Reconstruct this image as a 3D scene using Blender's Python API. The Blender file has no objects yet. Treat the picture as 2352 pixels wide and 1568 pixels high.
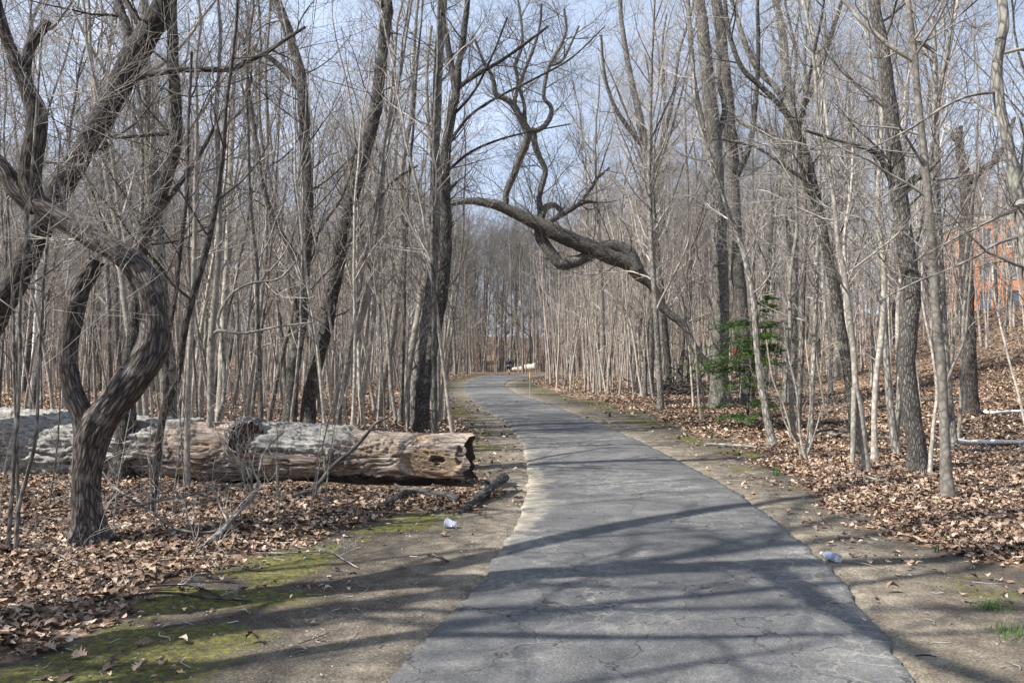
import bpy, bmesh, math, random
import numpy as np
from mathutils import Vector, Matrix
sc = bpy.context.scene
C = sc.collection
R = math.radians

# ------------------------------------------------------------------ camera
FPX, CX, CY, HOR = 1829.7, 1176.0, 784.0, 825.0      # measured in a 2352 px wide view of the photograph
PITCH = math.atan((HOR - CY) / FPX)
EYE = 1.6
cam_d = bpy.data.cameras.new('camera'); cam = bpy.data.objects.new('camera', cam_d); C.objects.link(cam)
cam_d.sensor_width = 36.0; cam_d.lens = 28.0; cam_d.clip_end = 2000.0; cam_d.clip_start = 0.05
cam.location = (0, 0, EYE); cam.rotation_euler = (math.pi/2 + PITCH, 0, 0)
sc.camera = cam
sc.render.resolution_x, sc.render.resolution_y = 1024, 682

# ------------------------------------------------------------------ sun and sky
SUN_EL, SHADOW_AZ = R(47), R(23)
sdir = Vector((-math.cos(SHADOW_AZ)*math.cos(SUN_EL), -math.sin(SHADOW_AZ)*math.cos(SUN_EL), math.sin(SUN_EL)))
sun_d = bpy.data.lights.new('sun', 'SUN'); sun_d.energy = 5.0; sun_d.angle = R(0.5); sun_d.color = (1.0, 0.96, 0.90)
sun = bpy.data.objects.new('sun', sun_d); C.objects.link(sun)
sun.rotation_euler = sdir.to_track_quat('Z', 'Y').to_euler(); sun.location = (-30, -15, 40)
world = bpy.data.worlds.new("World"); sc.world = world; world.use_nodes = True
wn, wl = world.node_tree.nodes, world.node_tree.links
wn.clear()
wo = wn.new('ShaderNodeOutputWorld'); bg = wn.new('ShaderNodeBackground')
sky = wn.new('ShaderNodeTexSky'); sky.sky_type = 'NISHITA'; sky.sun_disc = False
sky.sun_elevation = SUN_EL; sky.sun_rotation = math.atan2(sdir.x, sdir.y) % (2*math.pi)
sky.air_density = 1.0; sky.dust_density = 1.2; sky.ozone_density = 0.9
tc = wn.new('ShaderNodeTexCoord'); mp = wn.new('ShaderNodeMapping'); mp.inputs['Scale'].default_value = (1.3, 1.3, 3.6)
mp.inputs['Location'].default_value = (0.4, 0.2, 0.0)
cn = wn.new('ShaderNodeTexNoise'); cn.inputs['Scale'].default_value = 1.7; cn.inputs['Detail'].default_value = 7; cn.inputs['Roughness'].default_value = 0.55
cr = wn.new('ShaderNodeValToRGB'); cr.color_ramp.elements[0].position = 0.42; cr.color_ramp.elements[1].position = 0.80; cr.color_ramp.elements[0].color = (.40, .40, .40, 1)
sp = wn.new('ShaderNodeSeparateXYZ')
# more cloud low down and to the left of the view
mr = wn.new('ShaderNodeMapRange'); mr.inputs[1].default_value = 0.42; mr.inputs[2].default_value = 0.05; mr.inputs[3].default_value = 0.0; mr.inputs[4].default_value = 0.22
mr2 = wn.new('ShaderNodeMapRange'); mr2.inputs[1].default_value = 0.1; mr2.inputs[2].default_value = -0.5; mr2.inputs[3].default_value = 0.0; mr2.inputs[4].default_value = 0.16
a1 = wn.new('ShaderNodeMath'); a1.operation = 'ADD'; a2 = wn.new('ShaderNodeMath'); a2.operation = 'ADD'
mx = wn.new('ShaderNodeMixRGB'); mx.inputs[2].default_value = (6.9, 8.2, 10.7, 1)
wl.new(tc.outputs['Generated'], mp.inputs[0]); wl.new(mp.outputs[0], cn.inputs['Vector']); wl.new(tc.outputs['Generated'], sp.inputs[0])
wl.new(sp.outputs[2], mr.inputs[0]); wl.new(sp.outputs[0], mr2.inputs[0])
wl.new(cn.outputs[0], a1.inputs[0]); wl.new(mr.outputs[0], a1.inputs[1]); wl.new(a1.outputs[0], a2.inputs[0]); wl.new(mr2.outputs[0], a2.inputs[1])
wl.new(a2.outputs[0], cr.inputs[0]); wl.new(cr.outputs[0], mx.inputs[0]); wl.new(sky.outputs[0], mx.inputs[1])
wl.new(mx.outputs[0], bg.inputs[0]); wl.new(bg.outputs[0], wo.inputs[0])
bg.inputs[1].default_value = 0.06
sc.view_settings.view_transform = 'Standard'; sc.view_settings.look = 'None'; sc.view_settings.gamma = 1.0
sc.view_settings.exposure = 1.1
sc.render.engine = 'CYCLES'
sc.cycles.max_bounces = 5; sc.cycles.diffuse_bounces = 3; sc.cycles.transparent_max_bounces = 4

# ------------------------------------------------------------------ numpy helpers
def hash3(ix, iy, iz, seed):
    h = (ix.astype(np.int64)*73856093) ^ (iy.astype(np.int64)*19349663) ^ (iz.astype(np.int64)*83492791) ^ (seed*2654435761)
    h = (h ^ (h >> 13)) & 0xffffffff
    h = (h*1274126177) & 0xffffffff
    h = (h ^ (h >> 16)) & 0xffffffff
    h = (h*2246822519) & 0xffffffff
    return ((h >> 8) & 0xffff)/65535.0
def vnoise(p, seed=0):
    i = np.floor(p).astype(np.int64); f = p - i; f = f*f*(3-2*f)
    x, y, z = i[..., 0], i[..., 1], i[..., 2]; fx, fy, fz = f[..., 0], f[..., 1], f[..., 2]
    def c(a, b, d): return hash3(x+a, y+b, z+d, seed)
    return (((c(0,0,0)*(1-fx)+c(1,0,0)*fx)*(1-fy)+(c(0,1,0)*(1-fx)+c(1,1,0)*fx)*fy)*(1-fz)
          + ((c(0,0,1)*(1-fx)+c(1,0,1)*fx)*(1-fy)+(c(0,1,1)*(1-fx)+c(1,1,1)*fx)*fy)*fz)
def fbm(p, octv=4, seed=0, rough=0.5):
    s = 0; a = 1; t = 0
    for k in range(octv):
        s = s + a*vnoise(p*(2.03**k), seed+k*17); t += a; a *= rough
    return s/t
def sstep(a, b, x):
    t = np.clip((x-a)/(b-a), 0, 1); return t*t*(3-2*t)
def nrm(v): return v/np.maximum(np.linalg.norm(v, axis=-1, keepdims=True), 1e-9)

# ------------------------------------------------------------------ terrain
PY  = [-12, -5, 0, 3.94, 5.69, 6.58, 8.0, 9.9, 11.5, 15, 20, 22.5, 26.4, 31, 35.1, 41, 48, 54, 60, 69, 78.6, 85, 87.5, 90, 93, 140, 400]
PL  = [-3.6,-2.1,-1.2,-.62,-.24,-.09,.07,.21,.23,.21,-.1,-.46,-.96,-1.45,-1.86,-2.4,-2.84,-3.05,-3.1,-2.9,-2.5,-1.9,3,14,40,60,60]
PYR = [-12, -5, 0, 3.94, 5.69, 6.58, 8.0, 9.6, 11.5, 15, 20, 28.4, 32.5, 36.4, 42, 48.2, 52, 58, 63.5, 69, 74.7, 80.7, 82.5, 85, 88, 140, 400]
PR  = [-.9,.6,1.45,1.97,2.38,2.5,2.62,2.70,2.66,2.51,2.16,1.36,.75,.31,-.1,-.44,-.5,-.25,.1,.7,1.56,2.2,6,16,40,80,80]
def path_l(y): return np.interp(y, PY, PL)
def path_r(y): return np.interp(y, PYR, PR)
LB = ([0,4.3,5.4,7.1,8,8.5,9,9.6,10.2,12,16,22,40,400],[2.5,2.3,2.0,1.95,1.5,.9,.25,.2,.75,1.0,.9,1.3,1.4,1.4])
RB = ([0,4.6,5.1,5.8,6.6,8,11.5,17,25,40,400],[4.2,3.4,2.3,1.25,.9,.95,1.25,1.7,2.2,2.0,1.6])
def lit_l(y): return np.interp(y, *LB)
def lit_r(y): return np.interp(y, *RB)
def edge_dist(x, y):
    """metres outside the path edge (negative on the path) and the side"""
    dl = path_l(y) - x; dr = x - path_r(y)
    return np.maximum(dl, dr), np.where(dl > dr, -1, 1)
def hill(x, y):
    xe = x - np.interp(y, [0, 40, 80, 200], [0, 0, 0, 10])
    h = 5.6*sstep(9, 41, xe)
    far = 7.0*sstep(115, 190, np.hypot(x, y))*(.35+1.1*vnoise(np.stack([x/28, y/60, x*0], -1), 3))
    lf = 1.2*sstep(-25, -70, x)
    return h + far + lf
def height(x, y):
    x = np.asarray(x, float); y = np.asarray(y, float)
    d, s = edge_dist(x, y)
    b = np.where(s < 0, lit_l(y), lit_r(y))
    p = np.stack([x, y, np.zeros_like(x)], -1)
    soft = sstep(0.0, 1.2, d)
    out = hill(x, y) + soft*(fbm(p*0.45, 3, 5)-.5)*0.22*sstep(0.6, 4, d) + soft*(fbm(p*2.3, 3, 9)-.5)*0.05
    out = out + 0.05*sstep(-.1, .5, d-b)
    out = out + np.where(d > 0, (fbm(p*7.0, 2, 31)-.5)*0.012, 0)
    return out - 0.035*sstep(0.12, -0.1, d)
def hz(x, y): return float(height(np.array([x]), np.array([y]))[0])

def ray(X, Y):
    u = (X-CX)/FPX; v = -(Y-CY)/FPX
    y = math.cos(PITCH) - v*math.sin(PITCH); z = math.sin(PITCH) + v*math.cos(PITCH)
    return u/y, z/y
def at(X, Y, d):
    u, w = ray(X, Y); return np.array([u*d, d, EYE + w*d])
MARCH = np.concatenate([np.arange(2, 20, .01), np.arange(20, 180, .06)])
def gz_at(X, Y, z):
    u, w = ray(X, Y); hh = height(u*MARCH, MARCH)
    i = int(np.argmax(EYE + w*MARCH <= hh + z)); d = MARCH[i]
    return np.array([u*d, d, float(hh[i]) + z])
def ground(X, Y):
    return gz_at(X, Y, 0.0)

# ------------------------------------------------------------------ mesh building
class Acc:
    def __init__(s): s.v = []; s.f4 = []; s.f3 = []; s.n = 0; s.bk = []; s.rnd = []
    def add(s, v, f, bk=None, rnd=None):
        f = np.asarray(f)
        if len(f) == 0: return
        (s.f4 if f.shape[1] == 4 else s.f3).append(f + s.n)
        s.v.append(v); s.n += len(v)
        s.bk.append(bk if bk is not None else v.astype(float)); s.rnd.append(rnd if rnd is not None else np.zeros(len(v)))
    def build(s, name, mat, parent=None, smooth=True, mesh=None):
        me = mesh_from(name, s); me.materials.append(mat)
        return link(name, me, parent)
def mesh_from(name, s, smooth=True):
    me = bpy.data.meshes.new(name)
    if s.n == 0: return me
    v = np.concatenate(s.v).astype(np.float32)
    f4 = np.concatenate(s.f4) if s.f4 else np.zeros((0, 4), int)
    f3 = np.concatenate(s.f3) if s.f3 else np.zeros((0, 3), int)
    me.vertices.add(len(v)); me.vertices.foreach_set('co', v.ravel())
    me.loops.add(f4.size + f3.size)
    me.loops.foreach_set('vertex_index', np.concatenate([f4.ravel(), f3.ravel()]).astype(np.int32))
    me.polygons.add(len(f4)+len(f3))
    st = np.concatenate([np.arange(len(f4))*4, f4.size + np.arange(len(f3))*3]).astype(np.int32)
    me.polygons.foreach_set('loop_start', st)
    me.polygons.foreach_set('use_smooth', np.full(len(f4)+len(f3), smooth))
    me.update(calc_edges=True)
    a = me.attributes.new('bk', 'FLOAT_VECTOR', 'POINT'); a.data.foreach_set('vector', np.concatenate(s.bk).astype(np.float32).ravel())
    a = me.attributes.new('rnd', 'FLOAT', 'POINT'); a.data.foreach_set('value', np.concatenate(s.rnd).astype(np.float32))
    return me
def link(name, me, parent=None):
    o = bpy.data.objects.new(name, me); C.objects.link(o)
    if parent is not None: o.parent = parent
    return o
def tag(o, label=None, cat=None, group=None, kind=None):
    if label: o['label'] = label
    if cat: o['category'] = cat
    if group: o['group'] = group
    if kind: o['kind'] = kind
    return o
def empty(name, loc, label, cat, group=None):
    o = bpy.data.objects.new(name, None); C.objects.link(o); o.location = loc; o.empty_display_size = 0.2
    return tag(o, label, cat, group)

def frames(P):
    T = np.empty_like(P); T[:, 1:-1] = P[:, 2:]-P[:, :-2]; T[:, 0] = P[:, 1]-P[:, 0]; T[:, -1] = P[:, -1]-P[:, -2]
    T = nrm(T); m = nrm(P[:, -1]-P[:, 0]); am = np.abs(m); ref = np.zeros_like(m); ref[np.arange(len(m)), am.argmin(1)] = 1
    ref = ref[:, None, :]
    A = nrm(np.cross(T, ref)); B = np.cross(T, A)
    return T, A, B
def tubes(acc, P, Rr, sides, seed=0, bump=0.0, bfreq=8.0, cap=False, zs=.36):
    N, K, _ = P.shape
    T, A, B = frames(P)
    th = np.arange(sides)*2*np.pi/sides
    c, s = np.cos(th), np.sin(th)
    L = np.concatenate([np.zeros((N, 1)), np.cumsum(np.linalg.norm(np.diff(P, axis=1), axis=-1), 1)], 1)
    off = (np.arange(N)*7.31)[:, None, None] + np.zeros((N, K, sides))
    bk = np.stack([c[None, None]*Rr[..., None], s[None, None]*Rr[..., None], L[..., None]+np.zeros((1, 1, sides))+off], -1)
    RR = np.repeat(Rr[..., None], sides, 2)
    if bump > 0:
        q = bk*np.array([bfreq, bfreq, bfreq*zs])
        n = fbm(q*1.3, 4, seed+3); rg = (1-np.abs(2*fbm(q*2.6, 3, seed+11)-1)); rg = .7+(rg-.7)*sstep(.3, .65, fbm(q*.6, 2, seed+31))*1.4
        big = fbm(bk*np.array([3., 3., 1.6]), 2, seed+23)-.5
        RR = RR*(1 + bump*(n-.5)*1.6 + bump*(rg-.7)*0.8 + bump*big*1.4)
    V = P[:, :, None, :] + RR[..., None]*(c[None, None, :, None]*A[:, :, None, :] + s[None, None, :, None]*B[:, :, None, :])
    idx = np.arange(N*K*sides).reshape(N, K, sides)
    a = idx[:, :-1, :]; b = idx[:, 1:, :]
    f = np.stack([a, np.roll(a, -1, 2), np.roll(b, -1, 2), b], -1).reshape(-1, 4)
    rnd = np.repeat(np.random.RandomState(seed+1).rand(N), K*sides)
    acc.add(V.reshape(-1, 3), f, bk.reshape(-1, 3), rnd)
    if cap:
        for e in (0, K-1):
            ctr = P[:, e]; base = len(ctr)
            vv = np.concatenate([ctr, V[:, e].reshape(-1, 3)])
            ii = np.arange(N*sides).reshape(N, sides)+N
            cc = np.repeat(np.arange(N)[:, None], sides, 1)
            ff = np.stack([cc, ii, np.roll(ii, -1, 1)], -1).reshape(-1, 3)
            acc.add(vv, ff, vv*1.0+5, np.zeros(len(vv)))

def spawn(rs, P, Rr, m, t0, t1, lenf, ang, k, wob, trop, rf, rmin, abs_len=None, taper=0.25, lvar=0.5):
    """m children on each of the N parent polylines; returns polylines and radii"""
    N, K, _ = P.shape
    t = t0 + (t1-t0)*((np.arange(m)[None]+rs.rand(N, m))/m)
    fi = t*(K-1); i0 = np.minimum(fi.astype(int), K-2); fr = (fi-i0)[..., None]
    n = np.arange(N)[:, None]
    p = P[n, i0]*(1-fr)+P[n, i0+1]*fr; r = (Rr[n, i0]*(1-fr[..., 0])+Rr[n, i0+1]*fr[..., 0])
    d = nrm(P[n, i0+1]-P[n, i0])
    rv = nrm(rs.randn(N, m, 3)); side = nrm(np.cross(d, rv))
    a = ang*(0.7+0.6*rs.rand(N, m, 1))
    d0 = nrm(d*np.cos(a)+side*np.sin(a))
    plen = np.linalg.norm(np.diff(P, axis=1), axis=-1).sum(1)[:, None] if abs_len is None else abs_len
    ln = plen*lenf*(1-lvar*t)*(0.6+0.7*rs.rand(N, m))
    M = N*m; d0 = d0.reshape(M, 3); p = p.reshape(M, 3); ln = ln.reshape(M, 1)
    Q = np.empty((M, k+1, 3)); Q[:, 0] = p; cur = d0
    for j in range(k):
        cur = cur + wob*rs.randn(M, 3); cur[:, 2] += trop; cur = nrm(cur)
        Q[:, j+1] = Q[:, j] + cur*ln/k
    r0 = np.maximum(r.reshape(M, 1)*rf*(0.7+0.5*rs.rand(M, 1)), rmin)
    Rq = r0*(1-(1-taper)*np.linspace(0, 1, k+1)[None]); Rq = np.maximum(Rq, rmin*0.7)
    return Q, Rq

# ------------------------------------------------------------------ materials
def mat(name):
    m = bpy.data.materials.new(name); m.use_nodes = True
    nt = m.node_tree; b = nt.nodes['Principled BSDF']; b.inputs['Roughness'].default_value = 0.85
    b.inputs['Specular IOR Level'].default_value = 0.25
    return m, nt, b
def N(nt, t, **kw):
    n = nt.nodes.new(t)
    for k, v in kw.items():
        if hasattr(n, k): setattr(n, k, v)
        else: n.inputs[k.replace('_', ' ')].default_value = v
    return n
def ramp(nt, stops):
    r = nt.nodes.new('ShaderNodeValToRGB'); e = r.color_ramp.elements
    while len(e) > 1: e.remove(e[-1])
    e[0].position = stops[0][0]; e[0].color = (*stops[0][1], 1)
    for p, c in stops[1:]:
        x = e.new(p); x.color = (*c, 1)
    return r
def bark(name, stops, scale=14.0, stretch=0.30, bump=0.8, lichen=None, varr=0.35, dist=0.012):
    m, nt, b = mat(name); L = nt.links
    at_ = N(nt, 'ShaderNodeAttribute', attribute_name='bk')
    mp_ = N(nt, 'ShaderNodeMapping'); mp_.inputs['Scale'].default_value = (1, 1, stretch)
    n1 = N(nt, 'ShaderNodeTexNoise', Scale=scale, Detail=7.0, Roughness=0.72, Distortion=0.5)
    n2 = N(nt, 'ShaderNodeTexNoise', Scale=scale*0.14, Detail=3.0)
    vo = N(nt, 'ShaderNodeTexVoronoi', Scale=scale*1.3); vo.feature = 'DISTANCE_TO_EDGE'
    L.new(at_.outputs['Vector'], mp_.inputs[0])
    for n in (n1, vo): L.new(mp_.outputs[0], n.inputs['Vector'])
    L.new(at_.outputs['Vector'], n2.inputs['Vector'])
    vr = N(nt, 'ShaderNodeMapRange'); vr.inputs[1].default_value = 0.0; vr.inputs[2].default_value = 0.25
    L.new(vo.outputs['Distance'], vr.inputs[0])
    mlt = N(nt, 'ShaderNodeMath', operation='MULTIPLY'); L.new(n1.outputs[0], mlt.inputs[0]); L.new(vr.outputs[0], mlt.inputs[1])
    ad = N(nt, 'ShaderNodeMath', operation='MULTIPLY_ADD'); ad.inputs[1].default_value = 0.6; L.new(mlt.outputs[0], ad.inputs[0])
    ml2 = N(nt, 'ShaderNodeMath', operation='MULTIPLY'); ml2.inputs[1].default_value = 0.45; L.new(n1.outputs[0], ml2.inputs[0]); L.new(ml2.outputs[0], ad.inputs[2])
    r = ramp(nt, stops); L.new(ad.outputs[0], r.inputs[0])
    col = r.outputs[0]
    if lichen:
        lr = ramp(nt, [(0.56, (0, 0, 0)), (0.66, (1, 1, 1))]); L.new(n2.outputs[0], lr.inputs[0])
        mxl = N(nt, 'ShaderNodeMixRGB'); mxl.inputs[2].default_value = (*lichen, 1)
        ml3 = N(nt, 'ShaderNodeMath', operation='MULTIPLY'); L.new(lr.outputs[0], ml3.inputs[0]); L.new(n1.outputs[0], ml3.inputs[1])
        L.new(ml3.outputs[0], mxl.inputs[0]); L.new(col, mxl.inputs[1]); col = mxl.outputs[0]
    oi = N(nt, 'ShaderNodeObjectInfo')
    mr_ = N(nt, 'ShaderNodeMapRange'); mr_.inputs[3].default_value = 1-varr; mr_.inputs[4].default_value = 1+varr
    L.new(oi.outputs['Random'], mr_.inputs[0])
    mrr = N(nt, 'ShaderNodeMapRange'); mrr.inputs[3].default_value = 0.8; mrr.inputs[4].default_value = 1.2
    ar = N(nt, 'ShaderNodeAttribute', attribute_name='rnd'); L.new(ar.outputs['Fac'], mrr.inputs[0])
    mm = N(nt, 'ShaderNodeMath', operation='MULTIPLY'); L.new(mr_.outputs[0], mm.inputs[0]); L.new(mrr.outputs[0], mm.inputs[1])
    vm = N(nt, 'ShaderNodeVectorMath', operation='SCALE'); L.new(col, vm.inputs[0]); L.new(mm.outputs[0], vm.inputs['Scale'])
    L.new(vm.outputs[0], b.inputs['Base Color'])
    if bump:
        bp = N(nt, 'ShaderNodeBump', Strength=bump, Distance=dist); L.new(ad.outputs[0], bp.inputs['Height']); L.new(bp.outputs[0], b.inputs['Normal'])
    return m
M_GREY = bark('bark_grey', [(0.16, (.035, .030, .025)), (0.38, (.17, .158, .138)), (0.62, (.33, .31, .275))], 16, lichen=(.30, .31, .25))
M_DARK = bark('bark_dark', [(0.18, (.012, .010, .009)), (0.42, (.062, .056, .049)), (0.68, (.19, .177, .157))], 30, bump=1.0, dist=.02, lichen=(.20, .21, .17))
M_PALE = bark('bark_smooth_pale', [(0.12, (.16, .135, .105)), (0.36, (.265, .24, .205)), (0.62, (.40, .37, .32))], 9, stretch=0.8, bump=0.2, lichen=(.36, .36, .31), varr=.3, dist=.004)
M_DEAD = bark('weathered_dead_wood', [(0.14, (.010, .007, .006)), (0.32, (.046, .038, .033)), (0.52, (.125, .108, .095)), (0.76, (.27, .245, .22))], 30, stretch=0.16, bump=1.0, lichen=(.24, .22, .19), dist=.02, varr=.05)
M_OAK = bark('bark_oak', [(0.16, (.03, .026, .022)), (0.38, (.10, .092, .08)), (0.64, (.26, .245, .22))], 27, bump=1.0, dist=.03, stretch=.26, varr=.1)
M_TWIG = bark('twig_bark', [(0.2, (.17, .155, .138)), (0.6, (.40, .37, .33))], 9, bump=0, varr=.35)
M_TWIGD = bark('twig_bark_dark', [(0.2, (.05, .044, .039)), (0.6, (.15, .135, .12))], 9, bump=0, varr=.3)
M_TWIGR = bark('twig_bark_reddish', [(0.2, (.18, .15, .128)), (0.6, (.39, .34, .295))], 9, bump=0, varr=.3)
M_BIRCH = bark('bark_birch', [(0.14, (.08, .07, .06)), (0.24, (.62, .60, .56)), (0.7, (.78, .76, .72))], 8, stretch=1.6, bump=0.15, varr=.08)
M_CHAR = bark('bark_deep_dark', [(0.16, (.012, .010, .009)), (0.42, (.06, .052, .046)), (0.7, (.15, .135, .118))], 20, bump=0.9, varr=.15)  # darkest of the trunk barks
def simple(name, col, rough=0.7, **kw):
    m, nt, b = mat(name); b.inputs['Base Color'].default_value = (*col, 1); b.inputs['Roughness'].default_value = rough
    n = N(nt, 'ShaderNodeTexNoise', Scale=kw.get('scale', 30.0), Detail=4.0)
    v = N(nt, 'ShaderNodeMapRange'); v.inputs[3].default_value = 0.8; v.inputs[4].default_value = 1.2
    s = N(nt, 'ShaderNodeVectorMath', operation='SCALE'); s.inputs[0].default_value = col
    t = N(nt, 'ShaderNodeTexCoord'); nt.links.new(t.outputs['Object'], n.inputs['Vector'])
    nt.links.new(n.outputs[0], v.inputs[0]); nt.links.new(v.outputs[0], s.inputs['Scale']); nt.links.new(s.outputs[0], b.inputs['Base Color'])
    return m

# ================================================================== GROUND
def axis(lo, hi, near, grow):
    xs = [0.0]
    while xs[-1] < hi: xs.append(xs[-1] + max(near, near + (xs[-1]-grow[0])*grow[1] if xs[-1] > grow[0] else near))
    ys = [0.0]
    while ys[-1] > lo: ys.append(ys[-1] - max(near, near + (-ys[-1]-grow[0])*grow[1] if -ys[-1] > grow[0] else near))
    return np.array(sorted(set(ys + xs)))
gx = axis(-420, 420, 0.055, (5.0, 0.03)); gy = axis(-30, 480, 0.055, (13.0, 0.03))
GX, GY = np.meshgrid(gx, gy); nx, ny = len(gx), len(gy)
GZ = height(GX, GY)
acc = Acc()
idx = np.arange(nx*ny).reshape(ny, nx)
f = np.stack([idx[:-1, :-1], idx[:-1, 1:], idx[1:, 1:], idx[1:, :-1]], -1).reshape(-1, 4)
gv = np.stack([GX, GY, GZ], -1).reshape(-1, 3)
gd, gs = edge_dist(GX, GY); gb = np.where(gs < 0, lit_l(GY), lit_r(GY))
gp = np.stack([GX, GY, GX*0], -1)
wig = (fbm(gp*1.3, 3, 41)-.5)*1.3
litm = sstep(-.16, .2, gd-gb+wig*.8)                                             # leaf litter
mossn = fbm(gp*1.1, 4, 77)
band = sstep(.25, .6, (gd+wig*.4)/gb)*(1-litm)
moss = np.clip(band*sstep(.40, .56, mossn + np.where((gs < 0) & (GY < 5.6), .10, np.where((gs < 0) & (GY < 9), -.035, -.05)) + np.where(gs > 0, .0, 0)), 0, 1)
# each vertex: x = litter, y = moss, z = distance outside the path
acc.add(gv, f, np.stack([litm, moss, np.clip(gd, -1, 20)], -1).reshape(-1, 3))
m, nt, b = mat('forest_floor'); L = nt.links
tc_ = N(nt, 'ShaderNodeTexCoord'); at_ = N(nt, 'ShaderNodeAttribute', attribute_name='bk'); sx = N(nt, 'ShaderNodeSeparateXYZ'); L.new(at_.outputs['Vector'], sx.inputs[0])
def noise(sc_, det=5.0, ro=0.6):
    n = N(nt, 'ShaderNodeTexNoise', Scale=sc_, Detail=det, Roughness=ro); L.new(tc_.outputs['Object'], n.inputs['Vector']); return n
nb = noise(0.9); nm = noise(4.5, 6, .7); nf = noise(60, 4, .7); ng = noise(22, 5, .75)
sand = ramp(nt, [(0.34, (.040, .032, .025)), (0.47, (.088, .073, .057)), (0.57, (.175, .148, .113)), (0.70, (.34, .30, .23))])
mixn = N(nt, 'ShaderNodeMath', operation='MULTIPLY_ADD'); mixn.inputs[1].default_value = .5; L.new(nf.outputs[0], mixn.inputs[0])
mh = N(nt, 'ShaderNodeMath', operation='MULTIPLY'); mh.inputs[1].default_value = .5; L.new(nm.outputs[0], mh.inputs[0])
# sand lies brightest close to the path
dn = N(nt, 'ShaderNodeMapRange'); dn.inputs[1].default_value = 0.0; dn.inputs[2].default_value = 1.3; dn.inputs[3].default_value = .085; dn.inputs[4].default_value = -.075
L.new(sx.outputs[2], dn.inputs[0]); mh2 = N(nt, 'ShaderNodeMath', operation='ADD'); L.new(mh.outputs[0], mh2.inputs[0]); L.new(dn.outputs[0], mh2.inputs[1])
L.new(mh2.outputs[0], mixn.inputs[2]); L.new(mixn.outputs[0], sand.inputs[0])
# fine gravel flecks
vg = N(nt, 'ShaderNodeTexVoronoi', Scale=85.0); L.new(tc_.outputs['Object'], vg.inputs['Vector'])
gfl = ramp(nt, [(0.0, (.7, .7, .7)), (.5, (1, 1, 1)), (.86, (1.05, 1.03, 1)), (1, (1.75, 1.7, 1.6))]); L.new(vg.outputs['Color'], gfl.inputs[0])
sg = N(nt, 'ShaderNodeMixRGB', blend_type='MULTIPLY'); sg.inputs[0].default_value = .8; L.new(sand.outputs[0], sg.inputs[1]); L.new(gfl.outputs[0], sg.inputs[2])
mossr = ramp(nt, [(0.3, (.028, .026, .012)), (0.44, (.062, .057, .024)), (0.54, (.11, .105, .03)), (0.66, (.175, .16, .038)), (0.80, (.27, .24, .08))]); L.new(ng.outputs[0], mossr.inputs[0])
litr = ramp(nt, [(0.28, (.035, .022, .015)), (0.45, (.12, .076, .048)), (0.6, (.24, .165, .11)), (0.78, (.38, .28, .19))])
vl = N(nt, 'ShaderNodeTexVoronoi', Scale=16.0); L.new(tc_.outputs['Object'], vl.inputs['Vector'])
lmx = N(nt, 'ShaderNodeMixRGB'); lmx.inputs[0].default_value = .5; L.new(vl.outputs['Color'], lmx.inputs[1]); L.new(ng.outputs[0], lmx.inputs[2])
L.new(lmx.outputs[0], litr.inputs[0])
def thresh(src, nz, lo, hi, amt):
    a = N(nt, 'ShaderNodeMath', operation='MULTIPLY_ADD'); a.inputs[1].default_value = amt; L.new(nz.outputs[0], a.inputs[0])
    s = N(nt, 'ShaderNodeMath', operation='SUBTRACT'); s.inputs[1].default_value = amt*.5; L.new(src, s.inputs[0]); L.new(s.outputs[0], a.inputs[2])
    r_ = N(nt, 'ShaderNodeMapRange'); r_.inputs[1].default_value = lo; r_.inputs[2].default_value = hi; L.new(a.outputs[0], r_.inputs[0]); return r_
tm = thresh(sx.outputs[1], ng, .50, .95, 1.9); tl = thresh(sx.outputs[0], nm, .4, .6, .7)
m1 = N(nt, 'ShaderNodeMixRGB'); L.new(tm.outputs[0], m1.inputs[0]); L.new(sg.outputs[0], m1.inputs[1]); L.new(mossr.outputs[0], m1.inputs[2])
m2 = N(nt, 'ShaderNodeMixRGB'); L.new(tl.outputs[0], m2.inputs[0]); L.new(m1.outputs[0], m2.inputs[1]); L.new(litr.outputs[0], m2.inputs[2])
L.new(m2.outputs[0], b.inputs['Base Color']); b.inputs['Roughness'].default_value = .95
bp = N(nt, 'ShaderNodeBump', Strength=.7, Distance=.012); bs = N(nt, 'ShaderNodeMath', operation='ADD'); L.new(ng.outputs[0], bs.inputs[0]); L.new(nf.outputs[0], bs.inputs[1])
L.new(bs.outputs[0], bp.inputs['Height']); L.new(bp.outputs[0], b.inputs['Normal'])
M_FLOOR = m
tag(acc.build('ground', m), kind='structure')

# asphalt path
ys = axis(-12, 150, .06, (10.0, .02)); ys = ys[(ys >= -11.5) & (ys <= 140)]
nt_ = 45; tt = np.linspace(0, 1, nt_)
def jit(y, s): return (fbm(np.stack([y*1.7, y*0+s, y*0], -1), 4, 3)-.5)*.11 + (fbm(np.stack([y*11, y*0+s, y*0], -1), 3, 8)-.5)*.085
pl = path_l(ys)+jit(ys, 2.5); pr = path_r(ys)+jit(ys, 9.5)
XX = pl[:, None] + (pr-pl)[:, None]*tt[None]; YY = ys[:, None]+XX*0
pz = hill(XX, YY) + .008 + .014*np.minimum(1, np.minimum(tt, 1-tt)*9)[None] + (fbm(np.stack([XX, YY, XX*0], -1)*.8, 3, 61)-.5)*.02
ed = np.minimum(XX-pl[:, None], pr[:, None]-XX); side = np.where(tt < .5, -1, 1)[None]+XX*0
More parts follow.
